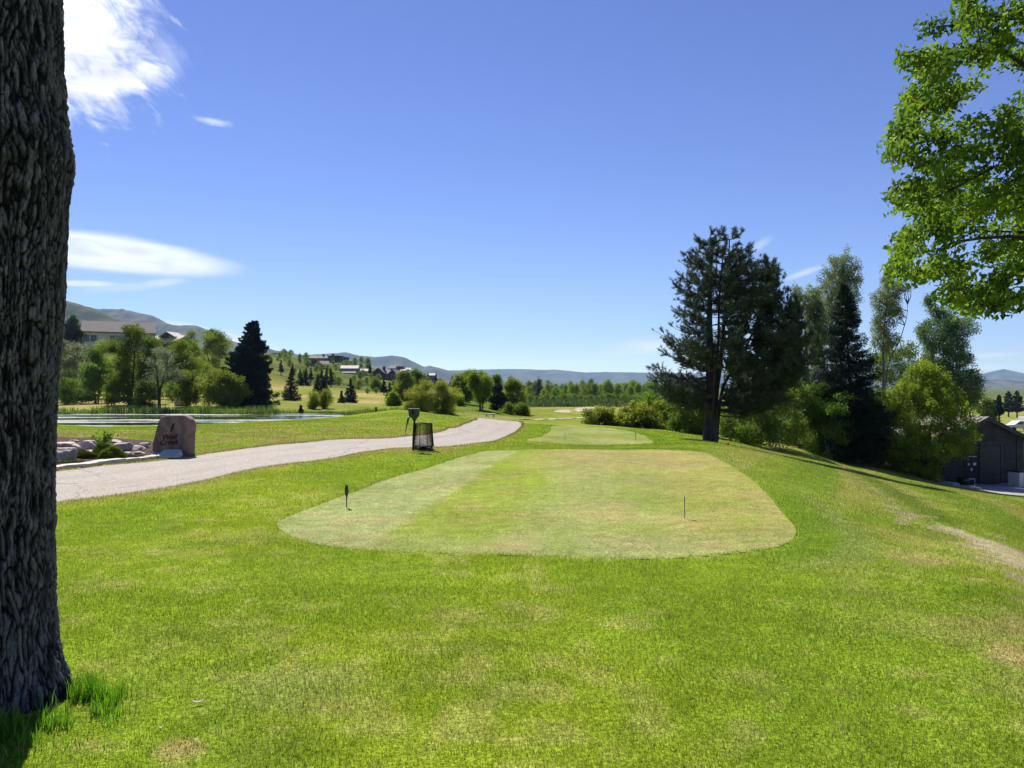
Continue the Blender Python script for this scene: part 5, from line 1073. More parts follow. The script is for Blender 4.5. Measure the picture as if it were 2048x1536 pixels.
# --- the leafy boughs hanging in from the right: a tree whose trunk stands outside the frame
def overhang():
    rng = R(88); base = np.array([10.9, 10.4, H(10.9, 10.4)]); t = thing('leafy_tree', 'broad green tree whose leafy boughs hang into the top right of the view', 'tree', base)
    out = np.array([(2300,-400),(1990,-400),(1945,-60),(1925,0),(1918,28),(1925,52),(1965,66),(1990,92),(1925,112),(1868,122),(1822,128),(1835,150),(1880,188),(1868,218),(1815,188),(1805,225),(1800,245),(1778,290),(1782,318),(1825,325),(1885,355),(1862,380),(1800,380),(1785,412),(1850,432),(1862,458),(1798,478),(1782,520),(1778,552),(1805,560),(1880,535),(1905,565),(1876,598),(1900,612),(1925,626),(1950,580),(1965,605),(1985,622),(1992,600),(1975,575),(2010,545),(2030,520),(2040,490),(2060,470),(2300,520)], float)
    tr0 = np.array([0, 0, 0.]); crown_c = np.array([-.6, .2, 5.6])
    trunk = smooth_loop([(0, 0, -.3), (.05, 0, 1.2), (-.1, .1, 2.6), (-.3, .1, 4.2), (-.4, .2, 6.0), (-.3, .2, 8.2)], 40, False); g = Geo(); tube(g, trunk, np.linspace(.34, .05, 40), 12)
    C = []
    while len(C) < 96:
        q = rng.uniform(-1, 1, (4000, 3)); rr_ = np.linalg.norm(q, axis=1); q = q[(rr_ < 1) & (rr_ > .38)]; p = crown_c+q*np.array([5.6, 3.1, 4.4]); wv = p+base; X = CX+F*wv[:, 0]/wv[:, 1]; Y = CY-F*(wv[:, 2]-EYE)/wv[:, 1]
        ok = in_poly(X-22, Y+12, out) | (X > 2120); ok &= (wv[:, 2] > 2.3) & (X < 3400)
        ok &= fbm(wv[:, 0]/1.0, wv[:, 2]/.62, 9, 2, wv[:, 1]/1.0) > .51
        ok &= (X < 2250) | (rng.random(len(X)) < .25)
        ok &= rng.random(len(X)) < .06
        C += list(p[ok])
    S0 = np.array(C[:96]); C = (S0[:, None]+rng.normal(0, 1, (96, 7, 3))*np.array([.30, .30, .15])).reshape(-1, 3)
    wv = C+base; X = CX+F*wv[:, 0]/wv[:, 1]; Y = CY-F*(wv[:, 2]-EYE)/wv[:, 1]; C = C[in_poly(X-14, Y+8, out) | (X > 2120)]
    # edge sprays right along the outline
    ed = smooth_loop(out[2:-2], 150, False); k = rng.uniform(0, 1, len(ed)); dd_ = rng.uniform(9.2, 11.4, len(ed)); E = np.stack([(ed[:, 0]-CX+20)*dd_/F, dd_, EYE+(CY-ed[:, 1]+6)*dd_/F], 1)-base; C = np.r_[C, E]
    # main boughs
    boughs = []
    for (X, Y, dep, z0) in ((1850,150,10.2,4.6),(1800,280,10,4.0),(1815,400,9.6,3.3),(1800,540,9.8,2.6),(1960,590,9.4,2.9),(1930,40,10.6,5.4),(1900,480,11.2,3.2),(1990,300,9.0,4.2),(2100,200,11.6,4.6),(2200,100,9.2,5.2),(2080,420,8.8,3.2)):
        e = np.array([(X-CX)*dep/F, dep, EYE+(CY-Y)*dep/F])-base; b = np.array([np.interp(z0, trunk[:, 2], trunk[:, 0]), .1, z0]); L_ = np.linalg.norm(e-b); s = np.linspace(0, 1, 16)
        P = b+(e-b)*s[:, None]+np.array([0, 0, 1.])*((.13+.14*rng.random())*L_*np.sin(s*math.pi))[:, None]+np.cumsum(rng.normal(0, .055, (16, 3)), 0)*np.array([1, 1, .7]); boughs.append(P); tube(g, P, np.linspace(.07, .008, 16), 7, False)
    C = np.r_[C, np.concatenate([[b_[-1], b_[-1]+rng.normal(0, .08, 3), b_[-2], b_[-3]] for b_ in boughs])]
    S = np.concatenate(boughs+[trunk[18:]]); d0 = np.array([np.linalg.norm(S-c, axis=1).min() for c in C])
    for c in C[np.argsort(d0)]:      # twigs grow outwards from the boughs and from one another
        dist = np.linalg.norm(S-c, axis=1)+.5*np.maximum(0, S[:, 2]*0-(S[:, 0]-c[0])); b = S[dist.argmin()]; L_ = np.linalg.norm(c-b)
        if L_ < 1e-3: continue
        m_ = lerp(b, c, .5)+np.array([0, 0, .10*L_])+rng.normal(0, .05*min(L_, .6), 3); q_ = smooth_loop([b, m_, c, c+(c-m_)*.2-np.array([0, 0, .04])], 9, False); tube(g, q_, np.linspace(.007+.006*min(L_, 1), .003, 9), 4, False)
        S = np.r_[S, q_[3:8]]
    g.build('trunk', B_DK, t, True)
    gc = Geo(); lpc = 44; n = len(C); off = np.clip(rng.normal(0, 1, (n, lpc, 3)), -1.7, 1.7)*np.array([.11, .11, .075]); c = (C[:, None]+off).reshape(-1, 3); outw = np.repeat(unit(C-crown_c), lpc, 0)
    leaves(gc, c, .104, rng, .55, .16, outw*.5+np.array([0, 0, -.7]), .8, np.clip(np.repeat(rng.uniform(-.25, .75, n), lpc)+rng.uniform(-.15, .45, n*lpc), 0, 1)); gc.build('crown', L_MAP, t)
overhang()

# --- group to the right of the pine
z5 = lambda P: [(1536+a/4, 430+b/4) for a, b in P]
z6 = lambda P: [(1536+a/4, 720+b/4) for a, b in P]
leafy('poplar_tree', 'tall airy pale poplar rising behind the dark spruce', 1668, 52, z5([(625,245),(655,330),(700,360),(730,400),(760,500),(740,560),(760,660),(720,760),(700,900),(650,1050),(520,1150),(430,1000),(440,760),(400,500),(470,420),(480,330),(545,320),(590,330)]), L_POP, B_WH, 101, 560, 42, .34, .115, .14, nl=110, gap=.40, gs=11, edge=.0, nstem=3, sup=0)
leafy('poplar_tree', 'shorter airy poplar between the big pine and the tall poplar', 1622, 54, z5([(215,545),(255,590),(300,650),(330,560),(400,600),(450,700),(480,900),(460,1080),(400,1200),(330,1150),(300,980),(270,800),(200,620)]), L_POP, B_WH, 102, 420, 40, .36, .12, .12, nl=70, gap=.42, gs=11, nstem=3, sup=0)
leafy('poplar_tree', 'sparse leaning poplar with bare twigs right of the dark spruce', 1768, 60, z5([(955,400),(1000,440),(1010,520),(1090,570),(1150,545),(1140,620),(1080,650),(1060,740),(1080,840),(990,900),(1000,960),(1070,960),(1050,1040),(960,1090),(850,1040),(815,880),(850,760),(810,660),(880,600),(890,520),(960,490)]), L_POP, B_GR, 103, 420, 36, .38, .125, .14, [[(1760,None),(1766,760),(1768,690),(1775,600),(1779,545)],[(1762,None),(1775,740),(1795,690),(1812,640),(1813,610)]], 90, .46, gs=10, sup=0)
leafy('poplar_tree', 'full topped poplar standing behind the bright leafy tree by the shed', 1872, 63, z5([(1300,630),(1330,700),(1400,740),(1490,770),(1520,850),(1600,830),(1680,890),(1640,1000),(1600,1060),(1680,1120),(1670,1180),(1600,1230),(1690,1260),(1715,1330),(1690,1450),(1640,1530),(1500,1500),(1350,1350),(1200,1230),(1230,1050),(1180,980),(1170,890),(1220,880),(1260,800),(1250,700)]), leaf_mat('cool_poplar_leaf', (.035, .075, .02), (.13, .20, .06), .45, gloss=.05), B_GR, 104, 880, 46, .42, .135, .17, nl=100, gap=.40, gs=11, nstem=3, sup=0)
spruce('spruce_tree', 'slender almost black spruce between two pale poplars', 1708, 40, 566, 905, L_SPR, 105, [(0,90),(.15,105),(.35,80),(.6,48),(.8,28),(1,4)], [(0,50),(.15,80),(.3,86),(.42,60),(.6,52),(.75,30),(.9,18),(1,4)], nb=520, npb=170, ls=.13, tr=.14, lean=-20, droop=.30, group=None)
spruce('drooping_conifer', 'green drooping conifer with hanging sprays left of the black spruce', 1640, 42, 690, 905, leaf_mat('drooping_needles', (.022, .045, .010), (.09, .135, .022), .35), 106, [(0,75),(.3,78),(.6,52),(.85,24),(1,4)], [(0,50),(.3,55),(.6,40),(.85,18),(1,4)], nb=260, npb=130, ls=.13, tr=.09, droop=.42, skirt=.7, cat='conifer')
leafy('maple_tree', 'bright green bushy tree in front of the grey shed', 1845, 39.6, [(1852,724),(1885,738),(1900,760),(1925,790),(1940,820),(1950,850),(1958,875),(1945,900),(1930,915),(1905,905),(1885,925),(1880,955),(1860,970),(1800,955),(1770,925),(1752,880),(1760,845),(1752,815),(1770,800),(1775,775),(1798,760),(1812,735)], L_BUSH, B_DK, 107, 860, 54, .31, .115, .11, nl=110, gap=.30, gs=10, nstem=4, top=.7, jag=2., sup=0)
under = [ # X, d, outline, leaf, label
 (1545, 37, [(1500,770),(1560,760),(1600,790),(1610,850),(1590,890),(1530,890),(1495,860)], L_MID, 'dark leafy sapling under the right side of the big pine'),
 (1500, 36, [(1450,800),(1500,775),(1540,800),(1545,870),(1500,893),(1450,880)], L_MID, 'green sapling just right of the big pine trunk'),
 (1600, 40, [(1560,770),(1620,740),(1660,780),(1665,880),(1610,905),(1565,890)], L_MID, 'leafy sapling behind the drooping conifer'),
 (1660, 39, [(1620,800),(1680,780),(1700,850),(1695,910),(1640,915),(1615,880)], L_MID, 'shaded sapling at the foot of the black spruce'),
 (1745, 41, [(1705,800),(1755,770),(1785,820),(1790,900),(1760,925),(1715,905)], L_DARK, 'dim sapling between the black spruce and the bright tree'),
 (1570, 46, [(1470,790),(1540,770),(1620,780),(1700,790),(1760,810),(1760,900),(1650,900),(1550,880),(1470,870)], L_DARK, 'broad dark thicket filling the gap behind the trunks'),
 (1800, 62, [(1742,700),(1790,690),(1835,700),(1850,745),(1840,815),(1770,820),(1738,770)], L_MID, 'loose leafy tree showing between the leaning poplar and the bright tree'),
 (1375, 38, [(1345,800),(1390,790),(1425,815),(1425,870),(1395,880),(1350,868)], L_MID, 'green sapling just left of the big pine trunk')]
for k, (X, d, P, m, lab) in enumerate(under):
    leafy('sapling', lab, X, d, P, m, B_WH if k in (1, 3, 4, 0) else B_GR, 120+k, 260 if k != 5 else 900, 42, .36*d/40, .115*d/40, .055, nl=30, gap=.36, nstem=3, cat='tree', group='young trees under the pine')
for k, (X, d, Yt, rx) in enumerate(((1628,37,800,.06),(1651,37.5,810,.045),(1672,38,815,.05),(1677,38.4,818,.045),(1530,36,800,.05),(1735,40,820,.12))):
    pass
def bare_stem(X, d, Yt, r, mat, lab, seed):
    v = View(X, d); rng = R(seed); t = thing('young_tree', lab, 'tree', v.p, 0, 'thin trunks in the shade'); g = Geo(); zt = EYE+(CY-Yt)*v.k-v.p[2]; pl = smooth_loop([(0, 0, -.3), (rng.normal(0, .05), 0, zt*.5), (rng.normal(0, .15), 0, zt)], 16, False); tube(g, pl, np.linspace(r, r*.4, 16), 8)
    C = pl[-1]+rng.normal(0, 1, (46, 3))*np.array([.4, .4, .35]); limbs(g, [pl], C, rng, 18, r*.3); g.build('trunk', mat, t, True)
    g = Geo(); leaves(g, (C[:, None]+rng.normal(0, .16, (46, 30, 3))).reshape(-1, 3), .1, rng); g.build('crown', L_DARK, t)
for k, (X, d, Yt, r, mat, lab) in enumerate(((1628,44,850,.06,B_WH,'pale thin trunk nearest the drooping conifer'),(1651,44,855,.045,B_WH,'very slim pale trunk second in the row below the conifer'),(1671,44,855,.05,B_WH,'pale trunk standing close left of its twin below the black spruce'),(1676,44.6,850,.05,B_WH,'pale trunk standing close right of its twin below the black spruce'),(1736,43,820,.13,B_GR,'thicker grey trunk in the sunlit gap left of the bright tree'))): bare_stem(X, d, Yt, r, mat, lab, 140+k)

# --- hedge of shrubs beyond the second tee
hd = [(1205, 43, [(1170,838),(1172,824),(1190,818),(1205,822),(1222,818),(1236,830),(1240,848),(1225,856),(1180,852)], 'leafy green shrub nearest the fairway at the left end of the row'),
 (1262, 42, [(1232,838),(1240,818),(1262,808),(1285,812),(1300,832),(1300,860),(1265,862),(1238,856)], 'bright shrub second from the left in the row behind the farther tee'),
 (1318, 42, [(1285,820),(1300,800),(1320,792),(1345,805),(1352,840),(1345,868),(1305,864),(1288,850)], 'taller shrub third from the left in the row behind the farther tee'),
 (1285, 48, [(1270,815),(1290,795),(1320,790),(1350,795),(1360,830),(1320,845),(1280,840)], 'shrub set back behind the others under the pine boughs'),
 (1460, 40, [(1425,830),(1450,815),(1490,825),(1510,860),(1500,890),(1450,888),(1428,870)], 'low bright shrub just right of the big pine foot'),
 (1350, 40.5, [(1335,850),(1350,830),(1375,825),(1400,840),(1402,875),(1370,880),(1340,870)], 'shrub at the right end of the row touching the big pine')]
for k, (X, d, P, lab) in enumerate(hd): leafy('shrub', lab, X, d, P, L_HED if k != 3 else L_MID, B_GR, 160+k, 210, 46, .30, .12, .03, nl=40, gap=.33, nstem=4, cat='shrub', group='shrubs behind the farther tee', gs=9)
# --- trees along the far bank of the pond
z1 = lambda P: [(100+a/4, 580+b/4) for a, b in P]
leafy('willow_tree', 'silvery broad willow at the left end of the far bank', 150, 100, z1([(60,440),(150,405),(240,430),(320,470),(350,600),(330,800),(250,890),(60,890)]), L_SIL, B_DK, 201, 255, 44, .75, .22, .16, nl=24, gap=.34, nstem=3)
leafy('broadleaf_tree', 'dark rounded tree with green lower boughs right of the silvery willow', 194, 95, z1([(290,490),(350,455),(420,500),(470,600),(480,740),(440,860),(300,880),(260,760),(270,600)]), L_MID, B_DK, 202, 289, 46, .62, .20, .14, nl=24, gap=.34, nstem=2)
leafy('broadleaf_tree', 'light green tree standing behind in the gap of the bank trees', 222, 118, z1([(370,440),(440,420),(520,450),(600,560),(600,800),(500,880),(400,860),(370,700)]), L_WIL, B_DK, 203, 255, 44, .75, .22, .14, nl=20, gap=.35, nstem=2)
leafy('broadleaf_tree', 'tallest olive green tree on the far bank before the cream house', 262, 88, z1([(680,295),(740,310),(800,370),(850,430),(880,520),(870,680),(830,800),(760,880),(640,890),(560,800),(510,700),(505,560),(500,470),(540,400),(610,360)]), L_MID, B_DK, 204, 561, 50, .60, .19, .22, nl=46, gap=.35, nstem=3, edge=.4)
leafy('thin_tree', 'sparse grey twiggy tree at the water edge above the stone sign', 319, 76, z1([(880,480),(960,470),(1040,520),(1060,600),(1020,700),(960,760),(900,790),(830,740),(790,640),(810,540)]), L_SIL, B_DK, 205, 204, 20, .5, .15, .16, [[(319,None),(319,790),(312,745),(308,715)],[(319,None),(321,788),(330,745),(338,710)],[(319,None),(322,780),(345,745),(356,720)]], 80, .36, lr=.05)
leafy('broadleaf_tree', 'bright yellow green tree behind the twiggy one', 374, 112, z1([(1060,390),(1110,410),(1160,500),(1220,560),(1260,650),(1240,740),(1150,800),(1000,790),(940,700),(920,560),(960,470),(1010,430)]), L_LIME, B_DK, 206, 374, 44, .72, .21, .18, nl=30, gap=.34, nstem=2)
leafy('broadleaf_tree', 'pale green tree far back between bright tree and poplars', 392, 150, z1([(1130,350),(1180,400),(1200,500),(1180,600),(1080,560),(1080,420)]), L_WIL, B_DK, 207, 119, 44, 1., .3, .15, nl=14, gap=.3)
leafy('broadleaf_tree', 'broad pale tree behind the blue spruce on the bank', 425, 140, z1([(1230,370),(1300,330),(1380,360),(1440,450),(1430,640),(1330,700),(1230,640),(1190,520)]), L_WIL, B_DK, 208, 255, 44, .95, .27, .2, nl=20, gap=.33, nstem=2)
leafy('poplar_tree', 'dark narrow twin topped poplar above the bank trees', 430, 175, z1([(1305,250),(1325,275),(1340,262),(1360,300),(1362,350),(1350,440),(1290,440),(1270,340),(1285,290)]), L_DARK, B_DK, 209, 119, 40, .8, .28, .15, nl=12, gap=.28)
leafy('willow_shrub', 'round many stemmed green shrub left of the big rounded bush', 375, 82, z1([(1070,640),(1130,650),(1190,700),(1200,800),(1170,890),(1060,895),(1000,840),(990,740),(1020,670)]), L_MID, B_DK, 210, 204, 40, .5, .17, .07, nl=36, gap=.36, nstem=5, cat='shrub')
leafy('willow_shrub', 'big rounded light green bush before the dark blue spruce', 446, 79, z1([(1380,650),(1440,660),(1510,720),(1560,790),(1580,850),(1500,890),(1440,912),(1290,912),(1240,870),(1210,770),(1260,690),(1320,660)]), L_WIL, B_DK, 211, 442, 46, .5, .18, .08, nl=40, gap=.34, nstem=5, cat='shrub', edge=.45)
leafy('dark_bush', 'low dark bush in shade under the olive tree on the bank', 285, 80, z1([(680,770),(760,740),(840,770),(860,860),(830,920),(690,920),(660,850)]), L_DARK, B_DK, 212, 153, 40, .5, .18, .06, nl=14, gap=.3, nstem=3, cat='shrub')
leafy('dark_bush', 'shaded bush low between the dark tree and the olive tree', 225, 86, z1([(440,780),(560,740),(660,790),(650,870),(560,905),(440,880)]), L_MID, B_DK, 213, 153, 40, .5, .18, .06, nl=14, gap=.3, nstem=3, cat='shrub')
leafy('dark_bush', 'dark bush low at the left beneath the silvery willow', 150, 90, z1([(80,760),(200,730),(300,790),(300,880),(80,890)]), L_MID, B_DK, 214, 170, 40, .55, .19, .06, nl=14, gap=.3, nstem=3, cat='shrub')
spruce('blue_spruce', 'large dark blue spruce with a crooked top on the far bank', 487, 84, 642, 800, L_BLUE, 220, [(0,58),(.2,62),(.4,52),(.6,42),(.72,24),(.82,26),(.92,20),(1,4)], [(0,62),(.12,66),(.3,50),(.5,42),(.7,32),(.8,18),(.9,14),(1,6)], nb=330, npb=150, ls=.30, tr=.3, lean=22, droop=.3, cat='spruce tree')
leafy('dark_conifer', 'dark rounded conifer beside the big trunk in front of the cream house', 148, 165, z1([(125,235),(170,260),(215,310),(250,370),(235,415),(150,430),(60,420),(60,260)]), L_SPR, B_DK, 221, 204, 44, .8, .3, .2, nl=10, gap=.2, cat='conifer')
leafy('poplar_tree', 'slim pale poplar behind the dark conifer by the trunk', 148, 240, z1([(190,188),(212,230),(214,300),(160,300),(165,230)]), L_DARK, B_DK, 222, 85, 40, 1., .35, .15, nl=10, gap=.2)

# --- single conifers on the field and slope
SP = [ # X, base row, top row, half width, d, label
 (582,806,738,25,100,'perfect small spruce alone on the tan field beyond the pond'),
 (648,802,755,22,118,'dark spruce behind the yellow saplings by the pond'),
 (636,796,750,15,122,'narrower spruce leaning against the dark one behind the saplings'),
 (701,807,757,19,98,'broad dark spruce standing with the smaller one beyond the post'),
 (683,812,782,10,95,'small spruce at the left foot of the broad dark one'),
 (562,745,720,7,235,'slender spruce on the hillside right of the blue spruce'),
 (585,752,727,6,225,'slender spruce second from the left on the hillside'),
 (600,772,738,10,180,'dark spruce left of a pair at the top edge of the tan field'),
 (612,772,737,10,183,'dark spruce right of a pair at the top edge of the tan field'),
 (622,760,735,6,200,'thin spruce behind the pair on the field edge'),
 (644,768,738,8,190,'pointed spruce left of three above the dark spruce'),
 (653,766,736,8,195,'pointed spruce in the middle of three above the dark spruce'),
 (662,770,738,8,190,'pointed spruce right of three above the dark spruce'),
 (768,785,758,9,160,'dark spruce upper one of two left of the yellow green tree'),
 (779,801,765,11,140,'dark spruce lower one of two left of the yellow green tree'),
 (602,826,811,6,72,'tiny spruce on the pond shore'),
 (856,772,746,7,330,'dark spruce on the skyline right of the white roof'),
 (872,772,747,6,340,'pale spruce beside the dark one on the skyline'),
 (905,774,752,9,330,'broad dark spruce on the skyline above the willows'),
 (842,768,745,5,345,'thin spruce close to the white roof'),
 (740,748,728,6,370,'thin dark spruce between the brown houses'),
 (762,730,712,0,0,'')]
for k, (X, yb, yt, hw, d, lab) in enumerate(SP):
    if not d: continue
    k_ = d/F; base = at(X, yb, d); base[2] = min(base[2], H(base[0], base[1])+.15) if abs(base[2]-H(base[0], base[1])) > .4 else base[2]
    spruce('spruce_tree', lab, X, d, yt, yb-2, L_BLUE if k < 3 or k == 6 else L_SPR, 240+k, cone(hw), cone(hw*.95), nb=max(50, min(170, int(hw*8))), npb=60, ls=max(.22, .0022*d*1.0), tr=.012*hw*k_*12, droop=.22, group='small spruces on the field and hillside', base=ground_at(X, d))
# --- mid-distance willows and trees
z2 = lambda P: [(500+a/4, 620+b/4) for a, b in P]
z3 = lambda P: [(900+a/4, 680+b/4) for a, b in P]
MID = [ # name, X, d, outline, leaf, seed, ncl, label
 ('willow_sapling', 626, 79, z2([(470,665),(520,660),(560,690),(550,770),(500,790),(465,740)]), L_GOLD, 60, 'yellowish sapling by the pond, left one of two'),
 ('willow_sapling', 648, 80, z2([(570,665),(620,660),(655,690),(640,770),(580,780),(555,720)]), L_GOLD, 60, 'yellowish sapling by the pond, right one of two'),
 ('broadleaf_tree', 791, 86, z2([(1160,665),(1190,700),(1220,740),(1215,790),(1130,795),(1105,760),(1120,700)]), L_LIME, 110, 'small full green tree left of the golden willows'),
 ('broadleaf_tree', 809, 118, z2([(1240,500),(1290,520),(1315,580),(1310,690),(1250,740),(1180,720),(1155,620),(1180,540)]), L_WIL, 170, 'yellow green tree behind the left golden willow'),
 ('willow_tree', 846, 62, z2([(1380,578),(1440,590),(1490,660),(1500,740),(1480,820),(1430,845),(1320,835),(1270,790),(1265,690),(1300,620)]), L_GOLD, 260, 'golden green domed willow by the path bend, left one of two'),
 ('willow_tree', 890, 63, z2([(1550,580),(1610,600),(1660,680),(1650,800),(1600,850),(1490,845),(1470,760),(1480,650),(1500,600)]), L_GOLD, 230, 'golden green domed willow by the path bend, right one of two'),
 ('broadleaf_tree', 838, 150, z2([(1330,490),(1370,540),(1380,600),(1300,600),(1290,520)]), L_MID, 70, 'darker tree top showing over the left golden willow'),
 ('broadleaf_tree', 926, 84, z2([(1710,488),(1770,520),(1790,600),(1770,690),(1700,750),(1650,700),(1630,600),(1660,520)]), L_WIL, 170, 'fresh green tree on the slope right of the golden willows'),
 ('broadleaf_tree', 963, 74, z3([(180,280),(240,262),(310,290),(330,360),(300,440),(260,500),(200,470),(170,400)]), L_LIME, 190, 'open green tree with visible stems on the grassy slope'),
 ('broadleaf_tree', 948, 100, z2([(1740,560),(1800,600),(1800,720),(1750,760),(1720,700)]), L_MID, 70, 'shaded tree between the fresh green and the open green trees'),
 ('dark_conifer', 996, 80, z3([(385,345),(420,400),(440,480),(430,590),(340,590),(320,500),(350,410)]), L_SPR, 120, 'dark upright conifer in the slope group'),
 ('broadleaf_tree', 1028, 84, z3([(510,320),(560,350),(590,430),(600,540),(570,600),(480,600),(430,540),(430,420),(460,350)]), L_LIME, 200, 'full green tree at the right end of the slope group'),
 ('broadleaf_tree', 980, 110, z3([(340,290),(390,280),(410,340),(380,400),(330,380)]), L_MID, 60, 'tree top behind the dark upright conifer'),
 ('shrub', 1040, 78, z3([(540,500),(600,520),(620,600),(600,630),(500,625),(500,560)]), L_MID, 80, 'dark shrub at the foot of the slope group, right end'),
 ('shrub', 1010, 76, z3([(430,520),(490,510),(510,590),(490,620),(400,615),(400,560)]), L_LIME, 80, 'green shrub at the foot of the dark conifer'),
 ('shrub', 915, 78, z2([(1640,700),(1690,690),(1700,750),(1650,770),(1620,740)]), L_LIME, 50, 'green shrub on the slope right of the golden willows')]
for k, (nm, X, d, P, m, ncl, lab) in enumerate(MID):
    w_ = 'willow' in nm; leafy(nm, lab, X, d, P, m, B_GR if not w_ else B_DK, 280+k, int(ncl*1.5), 44, .0065*d*.95, .0021*d, .0015*d, nl=26 if not w_ else 46, gap=.33, nstem=4 if w_ else 2, cat='shrub' if nm == 'shrub' else ('conifer' if 'conifer' in nm else 'tree'), hang=-1.2 if w_ else None, aspect=.35 if w_ else .55, gs=8, edge=.4 if ncl > 150 else 0, jag=.9)
# --- right edge far conifers
RC = [(1998,836,790,9,150,'small far conifer on the right behind the shed, left of the dark pair'),(2017,829,783,13,210,'dark far conifer at the right edge, left of the pair'),(2034,829,782,14,205,'dark far conifer at the right edge, right of the pair'),(1988,838,800,8,150,'small dark conifer nearest the poplar beyond the shed')]
for k, (X, yb, yt, hw, d, lab) in enumerate(RC): spruce('conifer_tree', lab, X, d, yt, yb-6, L_SPR, 330+k, [(0, hw*.7), (.15, hw), (.5, hw*.85), (.8, hw*.5), (1, hw*.1)], [(0, hw*.7), (.15, hw), (.5, hw*.85), (.8, hw*.5), (1, hw*.1)], nb=130, npb=60, ls=.4, tr=.22, droop=.12, cat='conifer', base=ground_at(X, d))
leafy('broadleaf_tree', 'loose light tree showing just above the shed roof', 1968, 95, z6([(1690,280),(1740,300),(1790,290),(1780,360),(1820,470),(1700,470),(1640,420),(1660,330)]), L_MID, B_GR, 335, 110, 40, .7, .2, .1, nl=26, gap=.38)

# ------------------------------------------------------------------ repeated trees, bushes
def proto_broad(seed, h, w, mat, lean=0., ncl=90, lpc=40, base_f=.12, shape=1.0, bark=None):
    rng = R(seed); t = thing('broadleaf_tree', '', 'tree'); g = Geo(); f = rng.uniform(0, 1, ncl*3)**.9; rr_ = np.sqrt(rng.random(ncl*3)); prof = np.sin(np.pi*np.clip(f, .02, .98)**shape)**.75*w/2*(.8+.3*rng.random(ncl*3)); a = rng.uniform(0, 6.283, ncl*3)
    C = np.c_[np.cos(a)*rr_*prof, np.sin(a)*rr_*prof, lerp(base_f, 1, f)*h]; C = C[fbm(C[:, 0]/w*5, C[:, 2]/w*5, seed, 2, C[:, 1]/w*5) > .36][:ncl]; n = len(C)
    pl = polyline([(0, 0, -.4), (.02*h, 0, .4*h), (0, .02*h, .85*h)], 12); tube(g, pl, np.linspace(.022*h, .006*h, 12), 6); limbs(g, [pl], C, rng, 18, .006*h, sides=4); g.build('trunk', bark or B_GR, t, True)
    g = Geo(); c = (C[:, None]+rng.normal(0, .062*h, (n, lpc, 3))).reshape(-1, 3); leaves(g, c, .045*h, rng, .55, .12, None, 1, np.clip(np.repeat(rng.uniform(0, .7, n), lpc)+rng.uniform(-.1, .4, n*lpc), 0, 1)); g.build('crown', mat, t); return t
PB = [proto_broad(401, 6, 4.2, L_WIL), proto_broad(402, 6, 3.6, L_LIME), proto_broad(403, 6, 4.6, L_MID), proto_broad(404, 6, 2.1, L_DARK, base_f=.06, shape=.8)]
used = set()
def place(kind, X, d, hpx, wsc, label, group, seed, nm=None):
    src = PB[kind]; p = ground_at(X, d); rng = R(seed); s = hpx*d/F/6
    args = (tuple(p), rng.uniform(0, 6.28), (s*wsc, s*wsc, s))
    if kind not in used: used.add(kind); o = src; o.location = args[0]; o.rotation_euler.z = args[1]; o.scale = args[2]; o['label'] = label; o['group'] = group
    else: o = dup(src, *args, label, group)
    if nm: o.name = nm
    return o
rng = R(500); row = []
tops = [(1059,776),(1073,768),(1086,777),(1097,770),(1113,772),(1129,770),(1143,774),(1156,770),(1170,776),(1183,768),(1197,772),(1210,770),(1223,772),(1237,768),(1250,766),(1262,770),(1275,766),(1289,768),(1304,764),(1320,768)]+[(1052,770),(1066,773),(1080,758),(1090,772),(1104,774),(1122,766),(1136,772),(1150,766),(1163,773),(1176,770),(1190,765),(1204,769),(1217,762),(1230,770),(1244,768),(1256,772),(1268,766),(1282,764),(1296,760),(1312,764),(1330,768)]
for k, (X, Y) in enumerate(tops):
    d = 236+rng.uniform(-20, 26); yb = CY+(EYE-ground_at(X, d)[2])*F/d; row.append((X, d, yb-Y, [0, 1, 0, 1, 2][rng.integers(0, 5)] if X != 1080 else 3, .85 if X != 1080 else .7))
row.sort()
for k, (X, d, h, kd, ws) in enumerate(row): place(kd, X+rng.uniform(-4, 4), d, h*rng.uniform(.78, 1.14), ws*rng.uniform(.8, 1.35), 'pale green tree in the far row beyond the fairway, %s from the left' % ordinal(k+1), 'far row of trees beyond the fairway', 600+k)
for k, X in enumerate(range(1050, 1345, 11)):   # undergrowth of the far row
    d = 214+rng.uniform(-6, 6); place(int(rng.integers(1, 3)), X, d, rng.uniform(9, 15), 2.0, 'low bush under the far row of trees, %s from the left' % ordinal(k+1), 'bushes under the far row', 640+k, 'far_bush')
bk = [(1020,755,3),(1035,762,0),(1058,762,1),(1072,764,2),(1096,762,2),(1112,768,0),(1142,764,1),(1165,762,2),(1182,760,3),(1270,764,1),(1000,756,3),(985,757,2),(945,757,2),(958,760,1),(880,756,2)]
for k, (X, Y, kd) in enumerate(sorted(bk)):
    d = 330+rng.uniform(-15, 30); yb = CY+(EYE-ground_at(X, d)[2])*F/d; place(kd, X, d, max(12, yb-Y), .9, 'bluish tree behind the nearer rows, %s from the left' % ordinal(k+1), 'distant trees behind the rows', 680+k)
fill = [(128,738,118,1),(150,722,125,0),(176,735,112,2),(200,715,128,0),(222,742,108,1),(246,725,120,0),(292,728,118,2),(318,738,112,0),(340,722,126,1),(362,742,104,0),(388,735,120,1),(408,728,125,0),(432,742,112,1),(458,738,120,0),(300,760,95,1),(345,765,95,2)]
for k, (X, Y, d, kd) in enumerate(sorted(fill)):
    yb = CY+(EYE-ground_at(X, d)[2])*F/d; place(kd, X, d, yb-Y, 1.15, 'leafy bush filling the bank thicket behind the pond, %s from the left' % ordinal(k+1), 'thicket behind the pond', 900+k, 'bank_bush')
